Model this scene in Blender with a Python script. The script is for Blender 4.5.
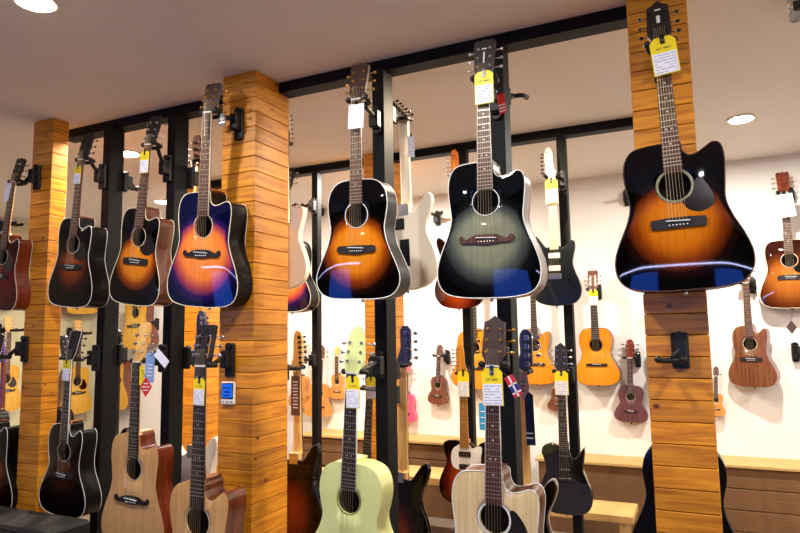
import bpy, math, random
from mathutils import Vector, Matrix
from math import sin, cos, pi, radians

scn = bpy.context.scene
for o in list(bpy.data.objects):
    bpy.data.objects.remove(o)
random.seed(7)
COL = scn.collection
H = 1.5            # eye height above the floor
CEIL = H + 1.285   # ceiling height
# ------------------------------------------------------------------ camera
F = 631.0
CX, CY = 400.0, 266.5
_r = -Vector((-1350, 90.5, F)); _r.normalize()
_d = Vector((299, 64.5, F)); _d = _d - _r * _d.dot(_r); _d.normalize()
_u = _r.cross(_d)
if _u.y > 0: _u = -_u
CAMLOC = Vector((0, 0, H))

def at(px, py, Y):
    """point of the vertical plane at depth Y seen towards pixel (px, py)"""
    v = Vector((px - CX, py - CY, F))
    w = Vector((_r.dot(v), _d.dot(v), _u.dot(v)))
    return CAMLOC + w * (Y / w.y)

def at_x(px, py, X):
    v = Vector((px - CX, py - CY, F))
    w = Vector((_r.dot(v), _d.dot(v), _u.dot(v)))
    return CAMLOC + w * (X / w.x)

cam = bpy.data.cameras.new('camera')
camo = bpy.data.objects.new('camera', cam); COL.objects.link(camo)
mx = Matrix(((_r.x, -_r.y, -_r.z), (_d.x, -_d.y, -_d.z), (_u.x, -_u.y, -_u.z))).to_4x4()
mx.translation = CAMLOC
camo.matrix_world = mx
cam.sensor_width = 36; cam.lens = F / 800 * 36; cam.clip_start = .02; cam.clip_end = 100
scn.camera = camo
# ------------------------------------------------------------------ view, world, lights
scn.view_settings.view_transform = 'Standard'
scn.view_settings.look = 'None'
scn.view_settings.gamma = 1
scn.view_settings.use_curve_mapping = False
scn.view_settings.exposure = 0.0
W = bpy.data.worlds.new('world'); scn.world = W; W.use_nodes = True
wb = W.node_tree.nodes['Background']
wb.inputs[0].default_value = (.04, .16, 1.0, 1); wb.inputs[1].default_value = 5.5

def lamp(kind, name, loc, power, color, rot=(0, 0, 0), size=.1, sizey=None, spot=None, blend=.5):
    l = bpy.data.lights.new(name, kind); l.energy = power; l.color = color
    if kind == 'AREA':
        l.size = size
        if sizey: l.shape = 'RECTANGLE'; l.size_y = sizey
        else: l.shape = 'DISK'
    else:
        l.shadow_soft_size = size
    if kind == 'SPOT': l.spot_size = spot; l.spot_blend = blend
    o = bpy.data.objects.new(name, l); COL.objects.link(o); o.location = loc; o.rotation_euler = rot
    return o

WARM = (1.0, .80, .56)
NEUT = (1.0, .95, .88)
DOWN = [  # ceiling downlights and added lamps: x, y, power, colour
    (-2.20, 1.47, 22, NEUT), (.95, 1.1, 36, NEUT), (-1.0, 1.30, 30, NEUT), (2.6, 1.47, 50, NEUT), (-4.5, 1.47, 3, WARM),  # third lamp is unseen, added to brighten the cream guitar's back
    (-4.46, 4.30, 45, NEUT), (-2.27, 4.35, 64, NEUT), (.308, 4.26, 60, NEUT), (2.6, 4.3, 60, NEUT),
    (-3.49, 3.05, 45, WARM), (-.9, 3.15, 45, WARM), (-6.0, 3.2, 14, WARM), (.3, -1.3, 22, NEUT), (-2.2, -1.3, 9, NEUT), (-3.15, 2.66, 45, WARM),  # last lamp is added behind the front beam to light the far left pillar
]
for i, (x, y, p, c) in enumerate(DOWN):
    lamp('AREA', 'downlight_lamp', (x, y, CEIL - .022), p, c, size=.11)
# ------------------------------------------------------------------ helpers
def lin(h):
    h = h.lstrip('#'); v = [int(h[i:i+2], 16) / 255 for i in (0, 2, 4)]
    return tuple(c / 12.92 if c <= .04045 else ((c + .055) / 1.055) ** 2.4 for c in v) + (1,)

class MB:
    def __init__(s): s.v = []; s.f = []; s.m = []; s.s = []; s.a = {}
    def vert(s, p, a=None):
        s.v.append(tuple(p))
        if a is not None: s.a[len(s.v) - 1] = a
        return len(s.v) - 1
    def face(s, idx, m=0, smooth=False): s.f.append(tuple(idx)); s.m.append(m); s.s.append(smooth)
    def poly(s, pts, m=0): s.face([s.vert(p) for p in pts], m)
    def box(s, x0, x1, y0, y1, z0, z1, m=0, M=None, bev=0):
        def q(x, y, z):
            v = Vector((x, y, z)); return M @ v if M else v
        if bev <= 0:
            c = [s.vert(q(x, y, z)) for z in (z0, z1) for y in (y0, y1) for x in (x0, x1)]
            for f in ((0, 2, 3, 1), (4, 5, 7, 6), (0, 1, 5, 4), (2, 6, 7, 3), (0, 4, 6, 2), (1, 3, 7, 5)):
                s.face([c[i] for i in f], m)
        else:
            b = bev; idx = {}
            for sx in (0, 1):
                for sy in (0, 1):
                    for sz in (0, 1):
                        X = x1 if sx else x0; Yy = y1 if sy else y0; Z = z1 if sz else z0
                        dx = -b if sx else b; dy = -b if sy else b; dz = -b if sz else b
                        idx[sx, sy, sz, 0] = s.vert(q(X, Yy + dy, Z + dz))
                        idx[sx, sy, sz, 1] = s.vert(q(X + dx, Yy, Z + dz))
                        idx[sx, sy, sz, 2] = s.vert(q(X + dx, Yy + dy, Z))
            o4 = ((0, 0), (1, 0), (1, 1), (0, 1))
            for k in (0, 1):
                a = [idx[k, i, j, 0] for i, j in o4]; s.face(a if k else a[::-1], m)
                a = [idx[i, k, j, 1] for i, j in o4]; s.face(a[::-1] if k else a, m)
                a = [idx[i, j, k, 2] for i, j in o4]; s.face(a if k else a[::-1], m)
            for i in (0, 1):
                for j in (0, 1):
                    s.face((idx[i, j, 0, 0], idx[i, j, 1, 0], idx[i, j, 1, 1], idx[i, j, 0, 1]), m)
                    s.face((idx[i, 0, j, 0], idx[i, 1, j, 0], idx[i, 1, j, 2], idx[i, 0, j, 2]), m)
                    s.face((idx[0, i, j, 1], idx[1, i, j, 1], idx[1, i, j, 2], idx[0, i, j, 2]), m)
            for k in idx:
                if k[3] == 0: s.face((idx[k[:3] + (0,)], idx[k[:3] + (1,)], idx[k[:3] + (2,)]), m)
    def tube(s, path, r, n=8, m=0, closed=False, caps=True, flat=None):
        P = [Vector(p) for p in path]; N = len(P); rings = []
        prev = None
        for i in range(N):
            if closed: t = P[(i + 1) % N] - P[i - 1]
            else: t = P[min(i + 1, N - 1)] - P[max(i - 1, 0)]
            if t.length < 1e-9: t = Vector((0, 0, 1))
            t.normalize()
            if prev is None:
                a = Vector((0, 1, 0)) if abs(t.y) < .9 else Vector((1, 0, 0))
                prev = (a - t * a.dot(t)).normalized()
            else:
                prev = prev - t * prev.dot(t); prev.normalize()
            b = t.cross(prev); rr = r[i] if isinstance(r, (list, tuple)) else r
            fl = flat or 1
            rings.append([s.vert(P[i] + prev * (cos(2 * pi * k / n) * rr * fl) + b * (sin(2 * pi * k / n) * rr)) for k in range(n)])
        for i in range(N if closed else N - 1):
            A = rings[i]; B = rings[(i + 1) % N]
            for k in range(n): s.face((A[k], A[(k + 1) % n], B[(k + 1) % n], B[k]), m, True)
        if caps and not closed:
            s.face(rings[0][::-1], m); s.face(rings[-1], m)
    def cyl(s, a, b, r, n=16, m=0, r2=None): s.tube([a, b], [r, r if r2 is None else r2], n, m)
    def ball(s, c, r, m=0, n=10, sc=(1, 1, 1)):
        c = Vector(c); rings = []
        for i in range(1, n // 2 + 1):
            th = pi * i / (n // 2 + 1)
            rings.append([s.vert(c + Vector((r * sc[0] * sin(th) * cos(2 * pi * k / n), r * sc[1] * sin(th) * sin(2 * pi * k / n), r * sc[2] * cos(th)))) for k in range(n)])
        t = s.vert(c + Vector((0, 0, r * sc[2]))); b = s.vert(c - Vector((0, 0, r * sc[2])))
        for k in range(n):
            s.face((t, rings[0][k], rings[0][(k + 1) % n]), m, True); s.face((b, rings[-1][(k + 1) % n], rings[-1][k]), m, True)
        for i in range(len(rings) - 1):
            for k in range(n): s.face((rings[i][k], rings[i + 1][k], rings[i + 1][(k + 1) % n], rings[i][(k + 1) % n]), m, True)
    def prism(s, pts, y0, y1, m=0, ms=None, M=None):
        """outline pts (x, z) extruded from y0 (front) to y1 (back)"""
        def q(x, y, z):
            v = Vector((x, y, z)); return M @ v if M else v
        n = len(pts); ms = m if ms is None else ms
        s.face([s.vert(q(p[0], y0, p[1])) for p in pts], m); s.face([s.vert(q(p[0], y1, p[1])) for p in pts][::-1], m)
        a = [s.vert(q(p[0], y0, p[1])) for p in pts]; b = [s.vert(q(p[0], y1, p[1])) for p in pts]
        for i in range(n): s.face((a[i], b[i], b[(i + 1) % n], a[(i + 1) % n]), ms, n > 14)
    def build(s, name, mats, parent=None, loc=None, rot=None):
        me = bpy.data.meshes.new(name); me.from_pydata(s.v, [], s.f); 
        if not isinstance(mats, (list, tuple)): mats = [mats]
        for m in mats: me.materials.append(m)
        me.polygons.foreach_set('material_index', s.m); me.polygons.foreach_set('use_smooth', s.s)
        if s.a:
            at_ = me.attributes.new('burst', 'FLOAT', 'POINT')
            at_.data.foreach_set('value', [s.a.get(i, 0.) for i in range(len(s.v))])
        me.update()
        o = bpy.data.objects.new(name, me); COL.objects.link(o)
        if parent: o.parent = parent
        if loc is not None: o.location = loc
        if rot is not None: o.rotation_euler = rot
        return o

def tag(o, label=None, cat=None, group=None, kind=None):
    if label: o['label'] = label
    if cat: o['category'] = cat
    if group: o['group'] = group
    if kind: o['kind'] = kind
    return o
def empty(name, loc=(0, 0, 0), label=None, cat=None, group=None):
    o = bpy.data.objects.new(name, None); COL.objects.link(o); o.location = loc; o.empty_display_size = .05
    return tag(o, label, cat, group)

def spline(pts, n=96, closed=True):
    P = [Vector((p[0], p[1])) for p in pts]; N = len(P); out = []
    seg = N if closed else N - 1
    for i in range(seg):
        p0, p1, p2, p3 = P[(i - 1) % N], P[i], P[(i + 1) % N], P[(i + 2) % N]
        if not closed:
            p0 = P[max(i - 1, 0)]; p3 = P[min(i + 2, N - 1)]
        k = max(2, n // seg)
        for j in range(k):
            t = j / k
            out.append(.5 * ((2 * p1) + (p2 - p0) * t + (2 * p0 - 5 * p1 + 4 * p2 - p3) * t * t + (3 * p1 - p0 - 3 * p2 + p3) * t ** 3))
    if not closed: out.append(P[-1])
    return [(p.x, p.y) for p in out]
# ------------------------------------------------------------------ materials
MC = {}
def mat(name, color, rough=.5, metal=0., coat=0., spec=.5, noise=0., nscale=8., bump=0., emis=None, estr=0.):
    if name in MC: return MC[name]
    m = bpy.data.materials.new(name); m.use_nodes = True; nt = m.node_tree; b = nt.nodes['Principled BSDF']
    c = lin(color) if isinstance(color, str) else color
    b.inputs['Base Color'].default_value = c; b.inputs['Roughness'].default_value = rough
    b.inputs['Metallic'].default_value = metal; b.inputs['Coat Weight'].default_value = coat
    b.inputs['Coat Roughness'].default_value = .04; b.inputs['Specular IOR Level'].default_value = spec
    tc = nt.nodes.new('ShaderNodeTexCoord'); nz = nt.nodes.new('ShaderNodeTexNoise'); nz.inputs['Scale'].default_value = nscale
    nz.inputs['Detail'].default_value = 5
    nt.links.new(tc.outputs['Object'], nz.inputs['Vector'])
    mix = nt.nodes.new('ShaderNodeMix'); mix.data_type = 'RGBA'; mix.blend_type = 'MULTIPLY'
    mix.inputs[6].default_value = c; mix.inputs[0].default_value = noise if noise else .12
    nt.links.new(nz.outputs['Fac'], mix.inputs[7]); nt.links.new(mix.outputs[2], b.inputs['Base Color'])
    if bump:
        bp = nt.nodes.new('ShaderNodeBump'); bp.inputs['Strength'].default_value = bump; bp.inputs['Distance'].default_value = .002
        nt.links.new(nz.outputs['Fac'], bp.inputs['Height']); nt.links.new(bp.outputs[0], b.inputs['Normal'])
    if emis:
        b.inputs['Emission Color'].default_value = lin(emis); b.inputs['Emission Strength'].default_value = estr
    MC[name] = m; return m

def grain_mat(name, c1, c2, rough=.4, coat=0., scale=(60, 60, 2), attr=None, metal=0., fig=0., ellipse=None, dist=1.5):
    """wood with streaks along local z; attr = list of (pos, colour) read over the 'burst' value"""
    if name in MC: return MC[name]
    m = bpy.data.materials.new(name); m.use_nodes = True; nt = m.node_tree; b = nt.nodes['Principled BSDF']; L = nt.links.new
    tc = nt.nodes.new('ShaderNodeTexCoord'); mp = nt.nodes.new('ShaderNodeMapping'); mp.inputs['Scale'].default_value = scale
    L(tc.outputs['Object'], mp.inputs[0])
    nz = nt.nodes.new('ShaderNodeTexNoise'); nz.inputs['Scale'].default_value = 1; nz.inputs['Detail'].default_value = 6; nz.inputs['Distortion'].default_value = dist * .3
    L(mp.outputs[0], nz.inputs['Vector'])
    cr = nt.nodes.new('ShaderNodeValToRGB'); cr.color_ramp.elements[0].position = .3; cr.color_ramp.elements[1].position = .7
    cr.color_ramp.elements[0].color = lin(c1); cr.color_ramp.elements[1].color = lin(c2)
    L(nz.outputs['Fac'], cr.inputs[0]); out = cr.outputs[0]
    if attr:
        r2 = nt.nodes.new('ShaderNodeValToRGB'); e = r2.color_ramp.elements
        while len(e) < len(attr): e.new(.5)
        for k, (p, c) in enumerate(attr): e[k].position = p; e[k].color = lin(c)
        if ellipse:
            cx, cz, ax, az = ellipse
            m2 = nt.nodes.new('ShaderNodeMapping'); m2.inputs['Location'].default_value = (-cx / ax, 0, -cz / az); m2.inputs['Scale'].default_value = (1 / ax, 0, 1 / az)
            L(tc.outputs['Object'], m2.inputs[0]); ln = nt.nodes.new('ShaderNodeVectorMath'); ln.operation = 'LENGTH'; L(m2.outputs[0], ln.inputs[0]); L(ln.outputs['Value'], r2.inputs[0])
        else:
            a = nt.nodes.new('ShaderNodeAttribute'); a.attribute_name = 'burst'; L(a.outputs['Fac'], r2.inputs[0])
        mx_ = nt.nodes.new('ShaderNodeMix'); mx_.data_type = 'RGBA'; mx_.blend_type = 'MULTIPLY'; mx_.inputs[0].default_value = .9
        L(r2.outputs[0], mx_.inputs[6]); L(out, mx_.inputs[7]); out = mx_.outputs[2]
    L(out, b.inputs['Base Color']); b.inputs['Roughness'].default_value = rough; b.inputs['Coat Weight'].default_value = coat
    b.inputs['Coat Roughness'].default_value = .03; b.inputs['Metallic'].default_value = metal
    if coat >= 1: b.inputs['Specular IOR Level'].default_value = 0; b.inputs['Coat IOR'].default_value = 1.42
    MC[name] = m; return m

def pine_mat(name, along, c_lo, c_hi, knotc='#5a2a0c'):
    m = bpy.data.materials.new(name); m.use_nodes = True; nt = m.node_tree; b = nt.nodes['Principled BSDF']; L = nt.links.new
    tc = nt.nodes.new('ShaderNodeTexCoord'); sx = nt.nodes.new('ShaderNodeSeparateXYZ'); L(tc.outputs['Object'], sx.inputs[0])
    dv = nt.nodes.new('ShaderNodeMath'); dv.operation = 'DIVIDE'; dv.inputs[1].default_value = PITCH; L(sx.outputs['Z'], dv.inputs[0])
    fl = nt.nodes.new('ShaderNodeMath'); fl.operation = 'FLOOR'; L(dv.outputs[0], fl.inputs[0])
    wn = nt.nodes.new('ShaderNodeTexWhiteNoise'); wn.noise_dimensions = '1D'; L(fl.outputs[0], wn.inputs['W'])
    cb = nt.nodes.new('ShaderNodeVectorMath'); cb.operation = 'MULTIPLY_ADD'; cb.inputs[1].default_value = (5, 7, 3); L(wn.outputs['Color'], cb.inputs[0]); L(tc.outputs['Object'], cb.inputs[2])
    mp = nt.nodes.new('ShaderNodeMapping'); mp.inputs['Scale'].default_value = (4, 4, 55); L(cb.outputs[0], mp.inputs[0])
    nz = nt.nodes.new('ShaderNodeTexNoise'); nz.inputs['Scale'].default_value = 1; nz.inputs['Detail'].default_value = 6; nz.inputs['Distortion'].default_value = .8; L(mp.outputs[0], nz.inputs['Vector'])
    cr = nt.nodes.new('ShaderNodeValToRGB'); cr.color_ramp.elements[0].position = .32; cr.color_ramp.elements[1].position = .62
    cr.color_ramp.elements[0].color = lin(c_lo); cr.color_ramp.elements[1].color = lin(c_hi); L(nz.outputs['Fac'], cr.inputs[0])
    vm = nt.nodes.new('ShaderNodeMapping'); vm.inputs['Scale'].default_value = (8, 8, 11); L(cb.outputs[0], vm.inputs[0])
    vo = nt.nodes.new('ShaderNodeTexVoronoi'); vo.inputs['Scale'].default_value = 1; L(vm.outputs[0], vo.inputs['Vector'])
    kr = nt.nodes.new('ShaderNodeValToRGB'); kr.color_ramp.elements[0].position = .05; kr.color_ramp.elements[1].position = .13
    kr.color_ramp.elements[0].color = (1, 1, 1, 1); kr.color_ramp.elements[1].color = (0, 0, 0, 1); L(vo.outputs['Distance'], kr.inputs[0])
    mk = nt.nodes.new('ShaderNodeMix'); mk.data_type = 'RGBA'; L(kr.outputs[0], mk.inputs[0]); L(cr.outputs[0], mk.inputs[6]); mk.inputs[7].default_value = lin(knotc)
    mr = nt.nodes.new('ShaderNodeMapRange'); mr.inputs[3].default_value = .72; mr.inputs[4].default_value = 1.12; L(wn.outputs['Value'], mr.inputs[0])
    mu = nt.nodes.new('ShaderNodeVectorMath'); mu.operation = 'SCALE'; L(mk.outputs[2], mu.inputs[0]); L(mr.outputs[0], mu.inputs['Scale'])
    L(mu.outputs[0], b.inputs['Base Color']); b.inputs['Roughness'].default_value = .42; b.inputs['Coat Weight'].default_value = .15; b.inputs['Coat Roughness'].default_value = .3
    return m
PITCH = .0728
M_ceil = mat('ceiling_paint', '#e0dbd6', .9, noise=.08, nscale=2, bump=.05)
M_wall = mat('wall_paint', '#ebe8e2', .85, noise=.06, nscale=1.5, bump=.05)
M_floor = grain_mat('floor_boards', '#6c5e52', '#847363', .45, scale=(3, 30, 3))
M_pine = pine_mat('pine_boards', 'x', '#b0640a', '#e0941a')
M_dark = mat('groove_dark', '#3a1c08', .9)
M_steel = mat('black_steel', '#0a0b0d', .58, spec=.18, noise=.2, nscale=14)
M_black = mat('black_rubber', '#0b0b0e', .5, noise=.2, spec=.4)
M_chrome = mat('chrome', '#d6d6da', .18, metal=1.)
M_gold = mat('gold_metal', '#d9a648', .22, metal=1.)
M_bpl = mat('black_plastic', '#08080a', .22, coat=.5)
M_white = mat('white_plastic', '#f1efe8', .35, coat=.3)
M_cream = mat('cream_binding', '#eadfbe', .35)
M_ivory = mat('white_binding', '#e9e9e4', .3)
M_string = mat('string_steel', '#b9a98a', .35, metal=.8)
M_ebony = grain_mat('ebony', '#120c0b', '#201613', .5, scale=(90, 90, 4))
M_rose = grain_mat('rosewood', '#391b10', '#603626', .45, scale=(90, 90, 4))
M_headrose = grain_mat('dark_head_veneer', '#24120b', '#3c2016', .5, .08, (90, 90, 4))
M_maple = grain_mat('maple_neck', '#d8a050', '#edc178', .35, coat=.4, scale=(50, 50, 3))
M_honey = grain_mat('honey_maple', '#a86c14', '#c88a20', .35, coat=.5, scale=(50, 50, 3))
M_pale = grain_mat('pale_maple', '#e8d6b4', '#f5e8cd', .35, coat=.3, scale=(50, 50, 3))
M_mahog = grain_mat('mahogany', '#4a1d0c', '#7c3a1a', .3, coat=.8, scale=(50, 50, 3))
M_mahog2 = grain_mat('mahogany_red', '#4e160c', '#812d16', .25, coat=.9, scale=(50, 50, 3))
M_blackside = mat('black_lacquer', '#060607', .35, coat=.15, spec=.15)
M_walnut = grain_mat('walnut_side', '#3a2012', '#744426', .35, coat=.3, scale=(40, 40, 3))
M_frets = mat('fret_wire', '#cfc8b8', .3, metal=.9)
M_dot = mat('pearl_dot', '#e6e2da', .3)
M_inside = mat('hole_shade', '#1d120b', .9)
M_yel = mat('tag_yellow', '#f5dc10', .5)
M_paper = mat('tag_paper', '#eef0fb', .6)
M_ink = mat('ink', '#3a3a4a', .6)
M_ink2 = mat('faint_ink', '#9a9fb8', .6)
M_red = mat('tag_red', '#d8261a', .45)
M_blue = mat('tag_blue', '#88a8dc', .5)
M_card = grain_mat('cardboard', '#634426', '#785432', .85, scale=(8, 8, 3))
M_ply = grain_mat('plywood', '#b08a50', '#c8a264', .6, scale=(3, 30, 30))
M_tortoise = mat('tortoise_guard', '#2a0c08', .18, coat=.8, noise=.6, nscale=40)
BW = '#ffffff'
def spruce(n, stops): return grain_mat(n, '#e6e0d6', '#ffffff', .3, 1., (110, 110, 2), stops)
T_amber = spruce('sunburst_amber', [(0, '#e08a1e'), (.36, '#c96e12'), (.52, '#7e3408'), (.65, '#1e0805'), (.76, '#040303')])
T_gold = spruce('sunburst_honey', [(0, '#e8962a'), (.42, '#d87c18'), (.57, '#8a3a0c'), (.72, '#1e0a06'), (.84, '#040303')])
T_tob = spruce('sunburst_tobacco', [(0, '#b05a1e'), (.33, '#7c340f'), (.55, '#3a1408'), (.72, '#120605'), (.9, '#040303')])
T_blue = spruce('sunburst_blue_rim', [(0, '#f29a50'), (.48, '#ea7e34'), (.64, '#a8404a'), (.76, '#2a1654'), (.9, '#060a30')])
T_grey = spruce('greyburst', [(0, '#8f9078'), (.42, '#7d8270'), (.58, '#474e4c'), (.72, '#101418'), (.88, '#040506')])
T_red = spruce('dark_red_top', [(0, '#6e1420'), (.6, '#5c1019'), (1, '#35080e')])
T_nat = spruce('natural_spruce', [(0, '#e3b67c'), (1, '#d8a86c')])
T_pale = spruce('pale_spruce', [(0, '#edd8ae'), (1, '#e6cd9c')])
T_green = mat('pale_lime_paint', '#dfe79a', .3, coat=.8, noise=.05)
T_dark = spruce('dark_burst_top', [(0, '#5a2814'), (.3, '#3a160c'), (.55, '#140907'), (1, '#050404')])
T_black = mat('black_top', '#070708', .15, coat=1.)
T_orange = spruce('orange_cedar', [(0, '#f0a030'), (1, '#df861c')])
T_yel = spruce('yellow_spruce', [(0, '#e8bc58'), (1, '#dca840')])
T_brown = grain_mat('brown_koa', '#55301a', '#8a5430', .3, .5, (60, 60, 2.5))
T_uke = grain_mat('uke_brown', '#5e3220', '#8a5236', .4, .2, (60, 60, 3))
T_uke2 = grain_mat('uke_purple_brown', '#4e2a2c', '#704246', .45, .1, (60, 60, 3))
T_uke3 = grain_mat('uke_honey', '#b87a38', '#d89a52', .35, .4, (60, 60, 3))
T_red2 = spruce('redburst_far', [(0, '#c07a30'), (.5, '#a05a22'), (.75, '#6a3212'), (1, '#34140a')])
T_pink = mat('pink_paint', '#f05a86', .3, coat=.6)
T_cream = mat('cream_white_paint', '#f2ead6', .22, coat=.8, noise=.03)
E_sun = grain_mat('electric_sunburst', '#e6e0d6', '#ffffff', .25, 1., (60, 60, 2), [(0, '#b0521a'), (.4, '#98380f'), (.68, '#541408'), (.9, '#0c0504')], ellipse=(0, -.68, .17, .26))
E_back = grain_mat('electric_sunburst_back', '#e6e0d6', '#ffffff', .25, 1., (60, 60, 2), [(0, '#903a14'), (.4, '#6a240c'), (.6, '#2a0b06'), (.8, '#080403')], ellipse=(0, -.70, .17, .26))
E_bass = grain_mat('bass_sunburst_back', '#e6e0d6', '#ffffff', .25, 1., (60, 60, 2), [(0, '#8a3a14'), (.4, '#6a240c'), (.6, '#280a05'), (.8, '#080403')], ellipse=(.03, -.95, .17, .30))
T_silver = mat('metallic_grey_paint', '#59617c', .3, metal=.4, coat=.4)
# ------------------------------------------------------------------ setting
def struct(name, x0, x1, y0, y1, z0, z1, m, bev=0):
    b = MB(); b.box(x0, x1, y0, y1, z0, z1, bev=bev); o = b.build(name, m); o['kind'] = 'structure'; return o
XL, XR, YB, YF = -6.58, 4.2, 5.34, -2.6
struct('floor', XL - .1, XR + .1, YF - .1, YB + .1, -.1, 0, M_floor)
struct('ceiling', XL - .1, XR + .1, YF - .1, YB + .1, CEIL, CEIL + .1, M_ceil)
struct('wall_back', XL - .1, XR + .1, YB, YB + .1, 0, CEIL, M_wall)
struct('wall_left', XL - .1, XL, YF, YB, 0, CEIL, mat('left_wall_paint', '#cfc9a6', .85, noise=.08, nscale=1.5))
struct('wall_right', XR, XR + .1, YF, YB, 0, CEIL, M_wall)
# shop front: windows behind the viewer let blue daylight in, openings placed for guitar reflections
M_front = mat('front_wall_paint', '#1d1b22', .8)
PANES = [(-6.4, -5.5), (-4.6, -4.05), (-2.15, -1.45), (-.80, -.35), (.2, .64)]
W0, W1 = H - .55, H + .30
b = MB(); xs = [XL - .1] + [v for p in PANES for v in p] + [XR + .1]
for k in range(0, len(xs), 2): b.box(xs[k], xs[k + 1], YF - .1, YF, W0, W1)
b.box(XL - .1, XR + .1, YF - .1, YF, 0, W0); b.box(XL - .1, XR + .1, YF - .1, YF, W1, CEIL)
o = b.build('wall_front', M_front); o['kind'] = 'structure'
for k, (x0, x1) in enumerate(PANES):
    b = MB()
    for x in (x0, x1 - .02): b.box(x, x + .02, YF - .08, YF - .03, W0, W1)
    for z in (W0, W1 - .02): b.box(x0, x1, YF - .08, YF - .03, z, z + .02)
    o = b.build('window_%d' % (k + 1), M_steel); o['kind'] = 'structure'
for cx_, hl, lb in ((-5.15, 1.3, 'long glowing tube added behind the viewer for streaks on the left guitars'), (.0, 1.1, 'glowing tube added behind the viewer for the streak on the right guitar')):
    r = empty('streak_tube', (cx_, YF + .06, H + .36), lb, 'lamp')  # glowing tubes added behind the viewer to put white streaks in glossy tops
    b = MB(); b.box(-hl, hl, -.05, -.01, -.02, .03, bev=.003); b.build('streak_housing', M_steel, r)
    b = MB(); b.cyl((-hl, 0, 0), (hl, 0, 0), .011, 12); b.build('streak_emitter', mat('tube_glow', '#d8dcff', .5, emis='#c4c8ff', estr=45), r)

def pillar(x0, x1, y0, y1, label, z0=0, zoff=None):
    b = MB(); off = (H - .0853) % PITCH
    z = off - PITCH
    while z < CEIL:
        a, c = max(z + .0012, 0), min(z + PITCH - .0012, CEIL)
        if c - a > .01: b.box(x0, x1, y0, y1, a, c, bev=.0022)
        z += PITCH
    b.box(x0 + .004, x1 - .004, y0 + .004, y1 - .004, 0, CEIL, 1)
    # object space z starts at a seam so each board gets its own tone
    for i, v in enumerate(b.v): b.v[i] = (v[0] - x0, v[1] - y0, v[2] - off)
    o = b.build('wooden_pillar', [M_pine, M_dark], loc=(x0, y0, off))
    return tag(o, label, 'pillar')
pillar(-.170, .030, 2.35, 2.62, 'pine board pillar on the right, behind the large black and amber guitar')
pillar(-2.055, -1.853, 2.35, 2.62, 'pine board pillar in the middle with a small blue screen device on it')
pillar(-3.475, -3.30, 2.35, 2.45, 'narrow pine board pillar furthest left, beside the dark red guitar')
pillar(-2.09, -1.90, 3.86, 4.1, 'pine pillar of the rear row, just behind the post by the black-bodied bass neck')
pillar(-3.84, -3.55, 3.86, 4.1, 'pine pillar of the rear row, seen left of the middle front pillar')

def beam(x0, x1, y0, y1, z0, z1, label):
    b = MB(); b.box(x0, x1, y0, y1, z0, z1, bev=.003); return tag(b.build('steel_beam', M_steel), label, 'beam')
beam(-3.47, -2.055, 2.53, 2.62, CEIL - .055, CEIL, 'black steel ceiling beam of the front row, left of the middle pillar')
beam(-1.853, -.170, 2.53, 2.62, CEIL - .055, CEIL, 'black steel ceiling beam of the front row, between the middle and right pillars')
beam(-3.55, -2.09, 3.92, 4.0, CEIL - .055, CEIL, 'black steel ceiling beam of the rear row, left section by the bright lamp')
beam(-1.90, -.12, 3.92, 4.0, CEIL - .055, CEIL, 'black steel ceiling beam of the rear row, right section above the pale electric headstock')

def post(x, y, label, w=.06, d=.10):
    b = MB(); b.box(x, x + w, y, y + d, 0, CEIL - .055, bev=.003)
    return tag(b.build('steel_post', M_steel), label, 'post')
post(-3.07, 2.50, 'black steel post of the front row, right of the far left pillar')
post(-2.57, 2.50, 'black steel post of the front row, left of the blue-rimmed sunburst guitar')
post(-1.31, 2.51, 'black steel post behind the small amber sunburst guitar without a cutaway')
post(-.745, 2.51, 'black steel post behind the grey cutaway guitar')
post(-2.57, 3.93, 'thin black post of the rear row, right of the middle pillar', .05, .06)
post(-1.40, 3.93, 'thin black post of the rear row, behind the white-guarded electric guitar', .055, .06)
post(-.745, 3.93, 'thin black post of the rear row, behind the black electric guitars', .055, .06)

# ceiling lamps that show
def downlight(x, y, label, estr=60):
    b = MB(); b.tube([(0, 0, 0), (0, 0, -.012)], .075, 32, 0)
    r = empty('ceiling_downlight', (x, y, CEIL), label, 'ceiling light')
    b = MB(); b.cyl((0, 0, -.001), (0, 0, -.010), .075, 32); b.build('trim_ring', M_white, r)
    b = MB(); b.cyl((0, 0, -.010), (0, 0, -.014), .062, 32)
    b.build('diffuser', mat('lamp_glow', '#fff2d8', .5, emis='#fff0d2', estr=estr), r)
LBL = ['round downlight at the top left corner', 'x', 'x', 'x', 'x',
       'round ceiling downlight glowing left of the blue-rimmed guitar neck', 'round ceiling downlight beside the neck of the small amber guitar',
       'round ceiling downlight to the right of the right pillar', 'x', 'round ceiling downlight behind the far left posts']
for i, l in enumerate(LBL):
    if l != 'x': downlight(DOWN[i][0], DOWN[i][1], l)
r = empty('ceiling_projector', (.42, 2.78, CEIL), 'small black device on the ceiling at the top right corner', 'projector')
b = MB(); b.cyl((0, 0, 0), (0, 0, -.03), .03, 20); b.build('mount', M_chrome, r)
b = MB(); b.box(-.02, .16, -.06, .06, -.075, -.03, bev=.008); b.build('housing', M_bpl, r)
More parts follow.
